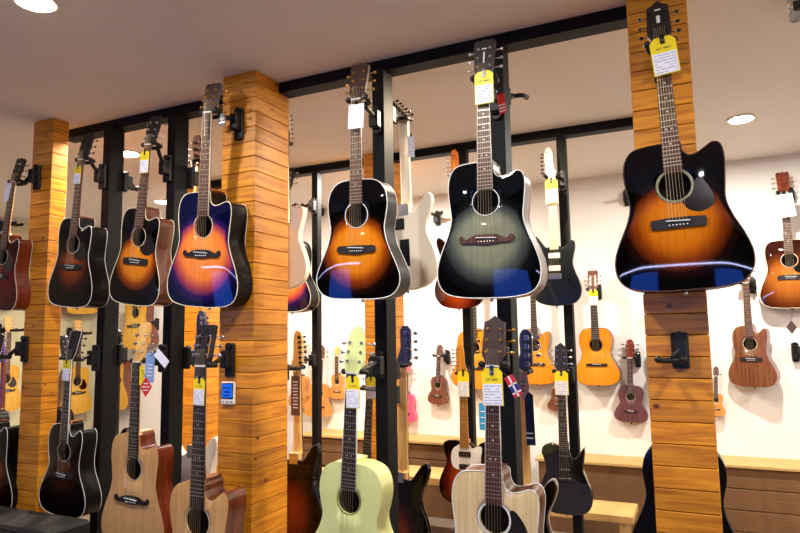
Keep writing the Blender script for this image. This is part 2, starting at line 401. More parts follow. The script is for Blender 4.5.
# ------------------------------------------------------------------ guitars
OUT = {
 'dread': [(.3, 0), (.58, -.02), (.71, -.09), (.745, -.2), (.71, -.33), (.69, -.42), (.76, -.53), (.9, -.66), (.985, -.78), (.96, -.89), (.8, -.965), (.45, -.995)],
 'cut':   [(.13, .0), (.155, -.06), (.24, -.098), (.36, -.092), (.48, -.062), (.60, -.035), (.70, -.06), (.735, -.15), (.71, -.3), (.69, -.42), (.76, -.53), (.9, -.66), (.985, -.78), (.96, -.89), (.8, -.965), (.45, -.995)],
 'cutb':  [(.13, .0), (.155, -.07), (.22, -.112), (.33, -.12), (.47, -.104), (.60, -.088), (.70, -.11), (.74, -.18), (.715, -.3), (.69, -.42), (.76, -.53), (.9, -.66), (.985, -.78), (.96, -.89), (.8, -.965), (.45, -.995)],
 'concert': [(.3, -.003), (.55, -.035), (.69, -.11), (.735, -.22), (.69, -.34), (.64, -.43), (.70, -.53), (.85, -.64), (.97, -.75), (.99, -.84), (.9, -.93), (.68, -.98), (.35, -1)],
 'ccut': [(.14, 0), (.16, -.07), (.25, -.12), (.38, -.115), (.50, -.075), (.61, -.05), (.70, -.09), (.715, -.18), (.66, -.32), (.64, -.43), (.70, -.53), (.85, -.64), (.97, -.75), (.99, -.84), (.9, -.93), (.68, -.98), (.35, -1)],
 'parlor': [(.3, -.002), (.56, -.03), (.74, -.12), (.79, -.24), (.75, -.36), (.72, -.44), (.76, -.54), (.88, -.66), (.98, -.77), (.985, -.86), (.88, -.945), (.66, -.985), (.35, -1)],
 'slim_parlor': [(.3, -.002), (.52, -.03), (.67, -.11), (.715, -.22), (.67, -.34), (.645, -.42), (.71, -.54), (.86, -.67), (.985, -.79), (.985, -.88), (.86, -.955), (.64, -.99), (.33, -1)],
 'classic': [(.3, -.003), (.55, -.03), (.70, -.11), (.75, -.22), (.70, -.34), (.645, -.43), (.69, -.52), (.84, -.62), (.97, -.73), (1, -.82), (.93, -.91), (.72, -.97), (.4, -1)],
}
def body_outline(left, right, Wd, BL, J):
    R = OUT[right]; Lf = OUT[left]
    pts = [(0, 0)] + R + [(0, -1)] + [(-x, z) for x, z in Lf[::-1]]
    return spline([(x * Wd / 2, J + z * BL) for x, z in pts], 130)

def headstock_outline(kind, w):
    """(x, z) relative to the nut; w = half nut width"""
    if kind == 'flare': return [(-w, 0), (-w * 1.15, .018), (-w * 1.5, .035), (-w * 1.75, .16), (-w * 1.3, .172), (-w * .5, .168), (0, .176), (w * .5, .168), (w * 1.3, .172), (w * 1.75, .16), (w * 1.5, .035), (w * 1.15, .018), (w, 0)]
    if kind == 'crown': return [(-w, 0), (-w * 1.2, .02), (-w * 1.62, .04), (-w * 1.45, .155), (-w * .9, .16), (0, .178), (w * .9, .16), (w * 1.45, .155), (w * 1.62, .04), (w * 1.2, .02), (w, 0)]
    if kind == 'taper': return [(-w, 0), (-w * 1.5, .03), (-w * 1.62, .06), (-w * 1.05, .175), (-w * .3, .205), (w * .35, .20), (w * 1.1, .165), (w * 1.62, .06), (w * 1.5, .03), (w, 0)]
    if kind == 'round': return [(-w, 0), (-w * 1.35, .02), (-w * 1.5, .05), (-w * 1.5, .12), (-w * 1.2, .155), (-w * .5, .175), (w * .5, .175), (w * 1.2, .155), (w * 1.5, .12), (w * 1.5, .05), (w * 1.35, .02), (w, 0)]
    if kind == 'slim': return [(-w, 0), (-w * 1.1, .03), (-w * 1.0, .10), (-w * 1.25, .17), (-w * .8, .19), (w * .6, .195), (w * 1.4, .185), (w * 1.5, .15), (w * 1.3, .10), (w * 1.35, .03), (w, 0)]
    if kind == 'inline': return [(-w, 0), (-w * 1.3, .012), (-w * 1.75, .02), (-w * 2.0, .15), (-w * 1.7, .185), (-w * .7, .195), (0, .17), (w * .2, .14), (w * .3, .09), (w * .55, .05), (w, .03), (w, 0)]
    if kind == 'slant': return [(-w, 0), (-w * 1.1, .012), (w * 2.1, .115), (w * 2.5, .11), (w * 2.3, .05), (w * 1.6, .02), (w, 0)]
    if kind == 'bass': return [(-w, 0), (-w * 1.4, .02), (-w * 2.0, .035), (-w * 2.1, .20), (-w * 1.4, .225), (-w * .5, .225), (w * .1, .20), (w * .1, .10), (w * .7, .05), (w, .03), (w, 0)]

TX = {'sym': [(-1, .048), (-1, .088), (-1, .128), (1, .048), (1, .088), (1, .128)]}
def add_head(root, kind, w, hm, tm, big=True, tilt=12, logo=None, S=1., slot=False, bind=None, front=-.012):
    """headstock and tuners; S scales it, tilt = backward angle"""
    M = Matrix.Translation((0, front + .004, 0)) @ Matrix.Rotation(radians(-tilt), 4, 'X')
    sc = lambda p: (p[0], p[1] * S)
    ol = [sc(p) for p in headstock_outline(kind, w)]
    b = MB()
    if slot:
        # plate with two long slots
        xs = w * 1.45; t = .165 * S
        for x0, x1, z0, z1 in ((-xs, -xs * .72, .01, t), (-xs * .28, xs * .28, .01, t), (xs * .72, xs, .01, t), (-xs, xs, 0, .035 * S), (-xs, xs, .135 * S, t + .012)):
            b.box(x0, x1, 0, .016, z0, z1, M=M, bev=.001)
        hs = b.build('headstock', hm, root)
    else:
        b.prism(ol, 0, .015, 0, 1, M=M)
        hs = b.build('headstock', [hm[0], hm[1]] if isinstance(hm, (list, tuple)) else hm, root)
    if bind:
        b = MB(); b.tube([M @ Vector((p[0], .001, p[1])) for p in ol], .0016, 6, 0); b.build('headstock_binding', bind, hs)
    if logo:
        b = MB()
        for k, (lx, lz, lw, lh) in enumerate(logo): b.box(lx - lw / 2, lx + lw / 2, -.0012, 0, lz - lh / 2, lz + lh / 2, M=M)
        b.build('inlay', M_dot, hs)
    if kind == 'inline': pos = [(-w * 1.45 * (1 - .0), .03 + .026 * i) for i in range(6)]; side = [-1] * 6
    elif kind == 'slant': pos = [(-w * .75 + w * .5 * i, .022 + .0165 * i) for i in range(6)]; side = [-1] * 6
    elif kind == 'bass': pos = [(-w * 1.2, .045 + .046 * i) for i in range(4)]; side = [-1] * 4
    elif S < .75 and kind in ('round', 'crown') : pos = [(-w * 1.0, .04 * 1), (-w * 1.0, .10), (w, .04), (w, .10)]; side = [-1, -1, 1, 1]
    else: pos = [(-w * 1.0, .05), (-w * 1.0, .09), (-w * .95, .13), (w * 1.0, .05), (w * 1.0, .09), (w * .95, .13)]; side = [-1, -1, -1, 1, 1, 1]
    for (x, z), sd in zip(pos, side):
        z *= S; b = MB(); k = 1.6 if kind == 'bass' else 1.
        ex = sd * (max(abs(p[0]) for p in ol) + .018 * k) if not slot else sd * (w * 1.45 + .018)
        if kind == 'slant': ex = x - .03
        b.cyl(M @ Vector((x, -.009, z)), M @ Vector((x, .022, z)), .0032 * k, 8)
        b.cyl(M @ Vector((x, -.002, z)), M @ Vector((x, 0, z)), .0058 * k, 10)
        b.box(x - .007 * k, x + .007 * k, .015, .026, z - .008 * k, z + .008 * k, M=M, bev=.002)
        b.cyl(M @ Vector((x, .02, z)), M @ Vector((ex, .02, z)), .0022, 6)
        b.ball(M @ Vector((ex + sd * .004, .02, z)), .0085 * k, n=8, sc=(1.05, .45, .8))
        b.build('tuner', tm, root)
    return hs

def add_neck(root, J, E, w0, w1, fbm, nm, frets, S, front=-.012, heel=True, bodyd=.1, inlay=True, fbbind=None, inlaym=None):
    """neck to z=J, fretboard to z=E, S scale length"""
    b = MB(); n = 10; rings = []
    fz = front + .006
    for z, ww, dd in ((.006, w0, .016), (0, w0, .018), (J * .3, w0 + (w1 - w0) * .3, .017), (J * .85, w0 + (w1 - w0) * .8, .019), (J * .96, w1, .026), (J, w1, .05 if heel else .03)):
        ring = []
        for k in range(n + 1):
            a = pi * k / n; ring.append(b.vert((cos(a) * ww, fz + sin(a) * dd, z)))
        rings.append(ring)
    for i in range(len(rings) - 1):
        for k in range(n): b.face((rings[i][k], rings[i][k + 1], rings[i + 1][k + 1], rings[i + 1][k]), 0, True)
        b.face((rings[i][0], rings[i + 1][0], rings[i + 1][n], rings[i][n]), 0)
    b.face(rings[0]); b.face(rings[-1][::-1])
    if heel:
        b.prism([(-.02, J + .012), (.02, J + .012), (.014, J - .01), (-.014, J - .01)], 0.0, bodyd * .9)
    b.build('neck', nm, root)
    b = MB()
    def wz(z): return w0 + (w1 - w0) * min(1, z / J)
    zE = E; wE = w0 + (w1 - w0) * (E / J)
    b.prism([(-w0, 0), (w0, 0), (wE, zE), (-wE, zE)], front, front + .0065, 0, 2 if fbbind else 0)
    for k in range(1, frets + 1):
        z = -S * (1 - 2 ** (-k / 12))
        if z < E: break
        ww = wz(z) if z > J else w0 + (w1 - w0) * (z / J)
        b.box(-ww, ww, front - .0012, front, z - .0011, z + .0011, 1)
    if inlay:
        for k in (3, 5, 7, 9, 12, 15):
            z = -S * (1 - 2 ** (-(k - .5) / 12))
            if z < E: break
            for x in ((-.009, .009) if k == 12 else (0,)):
                b.cyl((x, front - .0006, z), (x, front, z), .003, 8, 3)
    b.build('fretboard', [fbm, M_frets, fbbind or fbm, inlaym or M_dot], root)
    if fbbind:
        pass
    b = MB(); b.box(-w0, w0, front - .003, front + .006, -.002, .004); b.build('nut', M_ivory, root)

def add_strings(root, n, w0, wb, ZB, front, zend, big=True, top=.06, bz=None):
    """n strings from tuner area over the nut to the bridge"""
    if big:
        for i in range(n):
            t = -1 + 2 * i / (n - 1); b = MB()
            r = .00085 - .00035 * i / (n - 1)
            b.tube([(t * w0 * .8, front + .006, top), (t * w0 * .82, front - .0035, .001), (t * wb, zend, ZB)], r, 5, 0, caps=False)
            b.build('string', M_string, root)
    else:
        b = MB()
        for i in range(n):
            t = -1 + 2 * i / (n - 1)
            b.tube([(t * w0 * .82, front - .0035, .001), (t * wb, zend, ZB)], .0007, 4, 0, caps=False)
        b.build('strings', M_string, root)

def orient(root, nut, bot, L, yaw, widthfix=1.):
    z = (nut - bot); d = z.length; z.normalize()
    x = Vector((1, 0, 0)); x = (x - z * x.dot(z)).normalized(); y = z.cross(x)
    R = Matrix((x, y, z)).transposed().to_4x4() @ Matrix.Rotation(radians(yaw), 4, 'Z')
    s = d / L
    root.rotation_mode = 'XYZ'; root.location = nut; root.rotation_euler = R.to_euler(); root.scale = (s * widthfix, s, s)
    return s

def acoustic(nut, bot, top, side, label, left='dread', right='cut', Wd=.40, BL=.51, J=-.36, S=.645, D=.105, hole=.05, fb=None, neck=None,
             bind=None, head='flare', hm=None, tm=None, guard=None, bridge='plain', rosette=None, name='acoustic_guitar', cat='guitar',
             big=True, yaw=0, group=None, w0=.0225, w1=.0285, hb=None, logo=None, slot=False, hS=1., hole_z=None, nstr=6, fbbind=None, tz=.56, btop=.40, inlay=True, pure=None, widthfix=1., inlaym=None, rw=.04):
    fb = fb or M_rose; neck = neck or M_mahog; hm = hm or M_ebony; tm = tm or M_chrome
    root = empty(name, label=label, cat=cat, group=group)
    root_s = orient(root, nut, bot, -(J - BL), yaw, widthfix)
    ol = body_outline(left, right, Wd, BL, J)
    k_ = BL / .51
    hz = hole_z if hole_z is not None else J - .152 * k_
    ZB = -S * .993
    b = MB(); N = len(ol); rings = []
    ss = [0, .2, .4, .55, .68, .78, .86, .92, .97, 1.0]
    ang = [math.atan2(p[1] - hz, p[0]) for p in ol]
    for s in ss:
        ring = []
        for (x, z), a in zip(ol, ang):
            hx, hzz = cos(a) * hole, hz + sin(a) * hole
            X = hx + (x - hx) * s; Z = hzz + (z - hzz) * s
            rr = math.hypot(x - hx, z - hzz)
            # burst value: teardrop around the bridge plus closeness to the rim
            dz = Z - (ZB + .02); e = math.hypot(X / (Wd * tz), dz / (Wd * (btop if dz > 0 else .62)))
            if dz > 0: e = math.hypot(X / (Wd * (tz - .45 * min(1, dz / (.28 * k_)) * tz)), dz / (Wd * btop))
            edge = max(0, 1 - (1 - s) * rr / (.055 * k_))
            bv = min(1, max(e * .92, .45 * e + .62 * edge ** 1.3))
            dome = -.0055 * (1 - s ** 2.2) * k_
            if Z < ZB: dome -= .0
            ring.append(b.vert((X, dome, Z), bv))
        rings.append(ring)
    for i in range(len(ss) - 1):
        for k in range(N):
            b.face((rings[i][k], rings[i][(k + 1) % N], rings[i + 1][(k + 1) % N], rings[i + 1][k]), 0, True)
    # inner lip of the sound hole
    lip = [b.vert((cos(a) * hole, .001, hz + sin(a) * hole)) for a in ang]
    for k in range(N): b.face((rings[0][(k + 1) % N], rings[0][k], lip[k], lip[(k + 1) % N]), 0, True)
    b.build('top', top, root)
    b = MB()
    f = [b.vert((x, 0.0005, z)) for x, z in ol]
    def dep(z): t = (J - z) / BL; return D * (.88 + .16 * t)
    bk = [b.vert((x, dep(z), z)) for x, z in ol]
    for k in range(N): b.face((f[k], bk[k], bk[(k + 1) % N], f[(k + 1) % N]), 0, True)
    prev = [b.vert((x, dep(z), z)) for x, z in ol]; zc = J - BL * .55
    for s, yy in ((.9, .004), (.6, .010), (.3, .013)):
        cur = [b.vert((x * s, dep(z) + yy, zc + (z - zc) * s)) for x, z in ol]
        for k in range(N): b.face((prev[k], cur[k], cur[(k + 1) % N], prev[(k + 1) % N]), 0, True)
        prev = cur
    b.face(prev[::-1], 0, True)
    sd = b.build('back_and_sides', side, root)
    if bind:
        b = MB(); b.tube([(x, -.0003, z) for x, z in ol], .0022 * k_, 6, closed=True, flat=.8); b.build('front_binding', bind, root)
        b = MB(); b.tube([(x, dep(z), z) for x, z in ol], .0019 * k_, 6, closed=True); b.build('back_binding', bind, root)
    dtop = -.0055 * k_
    b = MB(); ro = rosette or M_cream; n = 40
    for r0, r1, mi in ((hole * 1.0, hole * 1.03, 1), (hole * (1.06 if rw < .1 else 1.04), hole * (1.08 + rw), 0), (hole * (1.08 + rw), hole * (1.11 + rw), 1)):
        A = [b.vert((cos(2 * pi * k / n) * r0, dtop * .93 - .0012, hz + sin(2 * pi * k / n) * r0)) for k in range(n)]
        B = [b.vert((cos(2 * pi * k / n) * r1, dtop * .93 - .0008, hz + sin(2 * pi * k / n) * r1)) for k in range(n)]
        for k in range(n): b.face((A[k], A[(k + 1) % n], B[(k + 1) % n], B[k]), mi)
    b.build('rosette', [ro, M_bpl], root)
    b = MB(); b.cyl((0, D * .55, hz), (0, D * .56, hz), hole * 1.6, 20); b.build('sound_hole_shade', M_inside, root)  # dark disc inside the body stands in for shade behind the hole
    # bridge
    b = MB(); y0 = dtop - .010 * k_; y1 = dtop + .003; kk = k_
    if bridge == 'plain': bo = [(-.085, -.018), (-.088, 0), (-.085, .014), (-.03, .018), (.03, .018), (.085, .014), (.088, 0), (.085, -.018)]
    elif bridge == 'belly': bo = spline([(-.088, -.012), (-.088, .012), (-.05, .015), (0, .016), (.05, .015), (.088, .012), (.088, -.012), (.05, -.016), (0, -.022), (-.05, -.016)], 40)
    elif bridge == 'moustache': bo = spline([(-.095, .016), (-.105, .008), (-.102, -.006), (-.085, -.013), (-.05, -.013), (0, -.019), (.05, -.013), (.085, -.013), (.102, -.006), (.105, .008), (.095, .016), (.078, .002), (.055, .012), (.03, .018), (-.03, .018), (-.055, .012), (-.078, .002)], 68)
    else: bo = [(-.09, -.013), (-.09, .013), (.09, .013), (.09, -.013)]
    b.prism([(x * kk, ZB + z * kk) for x, z in bo], y0 + .003, y1)
    br = b.build('bridge', M_rose if bridge == 'moustache' and top == T_grey else M_ebony, root)
    b = MB(); b.box(-.038 * kk, .038 * kk, y0 - .004, y0 + .004, ZB + .004, ZB + .007, M=Matrix.Translation((0, 0, ZB + .005)) @ Matrix.Rotation(radians(3), 4, 'Y') @ Matrix.Translation((0, 0, -ZB - .005)))
    b.build('saddle', M_ivory, br)
    if bridge != 'tie':
        b = MB()
        for i in range(nstr): b.ball(((-.028 + .056 * i / (nstr - 1)) * kk, y0 + .001, ZB - .008 * kk), .003, n=6)
        b.build('bridge_pins', M_ivory, br)
    fy = -.012
    add_neck(root, J, hz + hole * .93, w0, w1, fb, neck, 20, S, fy, True, D, inlay=inlay, fbbind=fbbind, inlaym=inlaym)
    if fbbind:
        b = MB(); E = hz + hole * .93; wE = w0 + (w1 - w0) * (E / J)
        for sx in (-1, 1): b.tube([(sx * w0, fy, 0), (sx * wE, fy, E)], .0014, 5)
        b.build('fretboard_binding', fbbind, root)
    add_head(root, head, w0 * 1.12, hm, tm, big, logo=logo, S=hS, slot=slot, bind=hb)
    add_strings(root, nstr, w0, .027 * kk, ZB + .005, fy, y0 - .004, big)
    if guard:
        g = spline([(.02, hz - hole * 1.12), (.05, hz - hole * 0.75), (hole * 1.18, hz - hole * .2), (hole * 1.3, hz + .012), (.085 * kk, hz + .016), (.105 * kk, hz - .02), (.118 * kk, hz - .06), (.105 * kk, hz - .085), (.07 * kk, hz - .098), (.035 * kk, hz - .085)], 50) if guard != 'black_big' else \
            spline([(.0, hz - hole * 1.2), (.04, hz - hole * 0.95), (hole * 1.15, hz - hole * .2), (hole * 1.1, hz + .03), (.075, hz + .03), (.105, hz - .01), (.12, hz - .06), (.11, hz - .10), (.06, hz - .12)], 50)
        b = MB(); b.prism(g, dtop * .8 - .0016, dtop * .4); b.build('pickguard', M_bpl if guard == 'black_big' else (M_tortoise if guard == 'tortoise' else mat('dark_guard', '#120909', .15, coat=.8)), root)
    b = MB(); b.cyl((0, D * .5, J - BL + .004), (0, D * .5, J - BL - .014), .005, 10, r2=.008); b.build('strap_button', M_chrome if big else M_bpl, root)
    return root

EO = {
 'strat': [(0, -.45), (.035, -.455), (.05, -.465), (.075, -.452), (.10, -.425), (.122, -.425), (.13, -.46), (.118, -.52), (.112, -.565), (.125, -.62), (.15, -.68), (.16, -.735), (.148, -.785), (.105, -.82), (.03, -.832), (-.04, -.83), (-.11, -.808), (-.15, -.76), (-.158, -.70), (-.14, -.63), (-.115, -.57), (-.114, -.52), (-.132, -.46), (-.146, -.41), (-.135, -.378), (-.112, -.385), (-.085, -.42), (-.058, -.455), (-.035, -.458)],
 'tele': [(0, -.44), (.035, -.445), (.05, -.46), (.072, -.465), (.098, -.44), (.125, -.437), (.134, -.47), (.118, -.53), (.115, -.57), (.135, -.62), (.158, -.68), (.165, -.74), (.148, -.795), (.10, -.828), (.0, -.834), (-.10, -.828), (-.148, -.795), (-.165, -.74), (-.158, -.68), (-.135, -.62), (-.115, -.57), (-.128, -.51), (-.135, -.46), (-.11, -.435), (-.06, -.43), (-.03, -.438)],
 'single': [(0, -.46), (.03, -.47), (.042, -.505), (.066, -.51), (.09, -.485), (.118, -.445), (.122, -.475), (.112, -.535), (.11, -.58), (.13, -.635), (.155, -.70), (.158, -.755), (.135, -.81), (.08, -.838), (0, -.844), (-.08, -.838), (-.135, -.81), (-.158, -.755), (-.155, -.70), (-.13, -.635), (-.112, -.585), (-.122, -.53), (-.135, -.485), (-.12, -.445), (-.075, -.43), (-.03, -.445)],
}
def electric(nut, bot, finish, label, shape='strat', neck=None, fb=None, head='inline', hm=None, tm=None, name='electric_guitar', big=False, yaw=0,
             guard=None, pick='hum', bridge=True, scale=.648, bass=False, back=False, knobs=True, bind=None, group=None, cat='guitar', covers=None, widthfix=1., mirror=False, nw=None):
    neck = neck or M_maple; fb = fb or M_ebony; hm = hm or neck; tm = tm or M_chrome
    root = empty(name, label=label, cat=cat, group=group)
    ol0 = EO[shape]
    if mirror: ol0 = [(-x, z) for x, z in ol0[::-1]]
    if bass: ol0 = [(x * (1.12 if z < -.5 else 1.2), -.62 + (z + .45) * (1.22 if z > -.5 else 1.18)) for x, z in ol0]
    ol = spline(ol0, 116)
    L = -min(p[1] for p in ol); orient(root, nut, bot, L, yaw, widthfix)
    J = -.60 if bass else (-.43); E = -.66 if bass else -.475; D = .042
    N = len(ol); b = MB()
    nr = []
    for i in range(N):
        t = Vector(ol[(i + 1) % N]) - Vector(ol[i - 1]); t = t.normalized() if t.length > 1e-9 else Vector((1, 0)); nr.append(Vector((t.y, -t.x)))
    A = sum(ol[i][0] * ol[(i + 1) % N][1] - ol[(i + 1) % N][0] * ol[i][1] for i in range(N))
    sg = -1 if A > 0 else 1   # inward
    prof = [(0, .012), (0, .004), (.0018, .0012), (.005, 0)]
    def ring(off, y): return [b.vert((ol[i][0] + sg * nr[i].x * off, y, ol[i][1] + sg * nr[i].y * off)) for i in range(N)]
    allr = [ring(o_, y_) for o_, y_ in prof[::-1]] + [ring(o_, D - y_) for o_, y_ in prof]
    for a_, c_ in zip(allr, allr[1:]):
        for k in range(N): b.face((a_[k], c_[k], c_[(k + 1) % N], a_[(k + 1) % N]), 0, True)
    b.face([b.vert(b.v[i]) for i in allr[0]]); b.face([b.vert(b.v[i]) for i in allr[-1]][::-1])
    b.build('body', finish, root)
    if bind:
        b = MB(); b.tube([(x, .002, z) for x, z in ol], .0026, 6, closed=True); b.build('binding', bind, root)
    w0, w1 = nw or ((.027, .036) if bass else (.021, .027))
    add_neck(root, J, E, w0, w1, fb, neck, 22, .86 if bass else scale, -.008, False, D, inlay=not back)
    b = MB(); b.box(-w1, w1, .0, .034, E + .0, J + .01, bev=.003); b.build('neck_heel', neck, root)
    zb = -(.86 if bass else scale) * .99
    if back:
        b = MB(); b.box(-.025, .025, D, D + .003, J - .045, J + .01, bev=.001); b.build('neck_plate', M_chrome, root)
        for k, (x, z, w_, h_) in enumerate(covers or []):
            b = MB(); b.box(x - w_ / 2, x + w_ / 2, D - .001, D + .002, z - h_ / 2, z + h_ / 2, bev=.001); b.build('back_cover', M_bpl, root)
    else:
        if guard:
            g = spline([(-.03, -.455), (.03, -.455), (.045, -.475), (.085, -.46), (.105, -.47), (.098, -.53), (.09, -.60), (.06, -.64), (-.02, -.62), (-.07, -.60), (-.085, -.55), (-.075, -.49), (-.05, -.465)], 60)
            b = MB(); b.prism(g, -.0025, .0005); b.build('pickguard', M_white, root)
        for z in ((-.515, -.595) if not bass else (-.76,)):
            b = MB(); hw = .036; b.box(-hw, hw, -.007, .0, z - .017, z + .017, bev=.002)
            b.build('pickup', M_bpl if pick != 'white' else M_white, root)
        if bridge:
            b = MB(); b.box(-.04, .04, -.008, .002, zb - .022, zb + .012, bev=.002)
            for k in range(6): b.box(-.033 + .0115 * k, -.025 + .0115 * k, -.011, -.006, zb - .012, zb + .006)
            b.build('bridge', M_bpl if finish is T_black else M_chrome, root)
        if knobs:
            for x, z in ((.085, -.66), (.105, -.71)):
                b = MB(); b.cyl((x, 0, z), (x, -.014, z), .009, 14); b.build('knob', M_bpl if guard is None else M_chrome, root)
        add_strings(root, 4 if bass else 6, w0, .026, zb, -.008, -.011, big)
    add_head(root, head, w0 * 1.1, hm, tm, big, tilt=4, front=-.006)
    for zz, xx in ((min(p[1] for p in ol) + .002, 0),):
        b = MB(); b.cyl((xx, D / 2, zz), (xx, D / 2, zz - .014), .004, 10, r2=.007); b.build('strap_button', M_bpl if back else M_chrome, root)
    return root
E_blackstrat = mat('black_electric_paint', '#0a0e0c', .2, coat=1.)

# ------------------------------------------------------------------ hangers and tags
def hanger(plate, yoke, label, group=None, normal=(0, -1, 0), face=-1, s=1.2, plate_size=(.034, .10), arm=True, blue=False):
    """plate = point on the post surface, yoke = point under the headstock (nut)"""
    P = Vector(plate) - Vector(normal) * .003; Q = Vector(yoke) if yoke is not None else None
    r = empty('guitar_hanger', P, label, 'guitar hanger', group)
    n = Vector(normal); w, h = plate_size
    t = Vector((0, 0, 1)).cross(n).normalized()
    M = Matrix((t, n, Vector((0, 0, 1)))).transposed().to_4x4()   # local y = outward
    b = MB(); b.box(-w / 2 * s, w / 2 * s, 0, .016 * s, -h * .62 * s, h * .38 * s, M=M, bev=.005 * s)
    b.cyl(M @ Vector((0, .012 * s, h * .30 * s)), M @ Vector((0, .024 * s, h * .30 * s)), .012 * s, 14)
    b.cyl(M @ Vector((0, .012 * s, -h * .5 * s)), M @ Vector((0, .018 * s, -h * .5 * s)), .014 * s, 14)
    b.build('mounting_plate', M_black, r)
    b = MB(); b.box(-.019 * s, .019 * s, .012 * s, .046 * s, -.045 * s, .022 * s, M=M, bev=.004 * s); b.build('swivel_block', M_black, r)
    p0 = n * .036 * s
    if Q is None: q = p0 + n * .07 * s + t * .03 * s - Vector((0, 0, .005))
    else: q = Q - P
    dirn = Vector((q.x - p0.x, q.y - p0.y, 0)); 
    dn = dirn.normalized() if dirn.length > .02 else n
    # the fork opens the way the guitar faces
    back = q + Vector((0, -face * .022 * s, 0)) if Q is not None else q
    b = MB(); b.tube([p0, p0 + (back - p0) * .5, back], .0085 * s, 10); b.build('arm', M_black, r)
    f = Vector((0, face, 0)) if Q is not None else dn
    sd = Vector((0, 0, 1)).cross(f).normalized()
    pts = []
    for k in range(13):
        a = pi * k / 12
        pts.append(back + sd * cos(a) * .031 * s + f * (.012 * s - sin(a) * .012 * s))
    pts = [pts[0] + f * .034 * s + sd * .004 + Vector((0, 0, .006))] + pts + [pts[-1] + f * .034 * s - sd * .004 + Vector((0, 0, .006))]
    b = MB(); b.tube(pts, .0085 * s, 10)
    b.ball(pts[0], .0105 * s); b.ball(pts[-1], .0105 * s); b.build('yoke', M_black, r)
    return r

def lines(b, w, z0, z1, n, m, seed, y=-.0012):
    rnd = random.Random(seed)
    for k in range(n):
        z = z0 + (z1 - z0) * k / max(1, n - 1); x = -w * .4
        while x < w * .38:
            l = rnd.uniform(.08, .3) * w; b.box(x, min(x + l, w * .42), y, y + .0004, z - .0012, z + .0012, m); x += l + w * rnd.choice((.04, .04, .3))

def text_mesh(s, size, m, parent, loc, name='price_text'):
    c = bpy.data.curves.new(name, 'FONT'); c.body = s; c.size = size; c.align_x = 'CENTER'; c.extrude = .0002; c.resolution_u = 1
    o = bpy.data.objects.new(name, c); COL.objects.link(o)
    me = bpy.data.meshes.new_from_object(o); bpy.data.objects.remove(o)
    me.materials.clear(); me.materials.append(m)
    o = bpy.data.objects.new(name, me); COL.objects.link(o); o.parent = parent; o.location = loc; o.rotation_euler = (pi / 2, 0, 0)
    return o

def price_tag(p, w, h, label, yellow=True, roll=0, yaw=0, text='NT. 8800', big=True, seed=1, sheet=None):
    """p = top centre of the tag"""
    r = empty('price_tag', p, label, 'price tag', None); r.rotation_euler = (0, radians(roll), radians(yaw))
    hd = h * .42 if yellow else 0
    if yellow:
        b = MB(); c = w * .2
        b.prism([(-w / 2, -h), (-w / 2, -c), (-w / 2 + c, 0), (w / 2 - c, 0), (w / 2, -c), (w / 2, -h)], 0, .0012)
        b.build('yellow_card', M_yel, r)
        b = MB(); b.box(-w * .09, w * .09, -.003, .0, -h * .19, h * .06, bev=.001); b.box(-w * .05, w * .05, -.003, .03, h * .02, h * .06); b.build('strap', M_bpl, r)
        b = MB(); b.tube([(cos(2 * pi * k / 12) * w * .045, -.0038, -h * .10 + sin(2 * pi * k / 12) * w * .045) for k in range(12)], w * .012, 6, closed=True); b.build('eyelet', M_chrome, r)
        if big: text_mesh(text, w * .14, M_ink, r, (0, -.0006, -h * .33))
    else:
        b = MB(); b.box(-w * .12, w * .12, -.002, .002, -.002, h * .12, bev=.001); b.box(-w * .05, w * .05, -.002, .03, h * .08, h * .12); b.build('strap', M_bpl, r)
    b = MB(); b.box(-w * .46, w * .46, -.0012, -.0002, -h * .98, -hd)
    lines(b, w, -hd - h * .06, -h * .93, 7 if yellow else 9, 1, seed, -.0016)
    b.build('paper_sheet', [sheet or M_paper, M_ink2], r)
    return r

def hang_guitar(nutp): return nutp

def plate_pt(x, y, z): return (x, y, z)

# ---- front row, upper tier
N7 = at(660.5, 44, 2.19)
G7 = acoustic(N7, at(685, 290, 2.195), T_amber, M_blackside, 'largest black and amber sunburst cutaway guitar in front of the right pillar', Wd=.435, rw=.12, bind=M_rose, head='crown', hm=M_ebony, tm=M_bpl, guard='black', bridge='plain', rosette=mat('abalone', '#a8aa84', .3, noise=.7, nscale=90), fbbind=None, logo=[(0, .10, .012, .03), (0, .14, .02, .006)])
N6 = at(483.5, 78, 2.19)
G6 = acoustic(N6, at(488, 298, 2.21), T_grey, M_walnut, 'grey green burst cutaway guitar with a brown moustache bridge', right='cutb', Wd=.42, BL=.535, J=-.338, S=.65, bind=M_ivory, bridge='moustache', head='flare', hm=M_ebony, rosette=M_ivory, fbbind=M_ivory, pure=1, logo=[(0, .09, .006, .05), (0, .13, .02, .005)])
N5 = at(357, 100, 2.22)
G5 = acoustic(N5, at(357, 299, 2.255), T_gold, M_blackside, 'small amber sunburst guitar without a cutaway, left of the grey one', left='slim_parlor', right='slim_parlor', Wd=.40, BL=.505, J=-.345, bind=M_ivory, bridge='belly', head='flare', hm=M_headrose, tm=M_gold, rosette=M_ivory)
N4 = at(209, 113, 2.2)
G4 = acoustic(N4, at(200.5, 307, 2.25), T_blue, M_blackside, 'blue-rimmed orange sunburst cutaway guitar hanging on the middle pillar', right='cutb', Wd=.415, BL=.52, J=-.36, D=.12, bind=M_cream, bridge='moustache', head='flare', hm=M_headrose, tm=M_gold, hS=.85, rosette=M_cream, fbbind=M_cream, fb=M_rose)
N3 = at(149, 145, 2.33)
G3 = acoustic(N3, at(132, 305, 2.35), T_gold, M_mahog, 'amber sunburst cutaway guitar with reddish sides, between the two left posts', right='cutb', Wd=.38, BL=.53, J=-.35, D=.115, bind=M_cream, bridge='plain', head='flare', hm=M_ebony, guard='black', fb=M_rose)
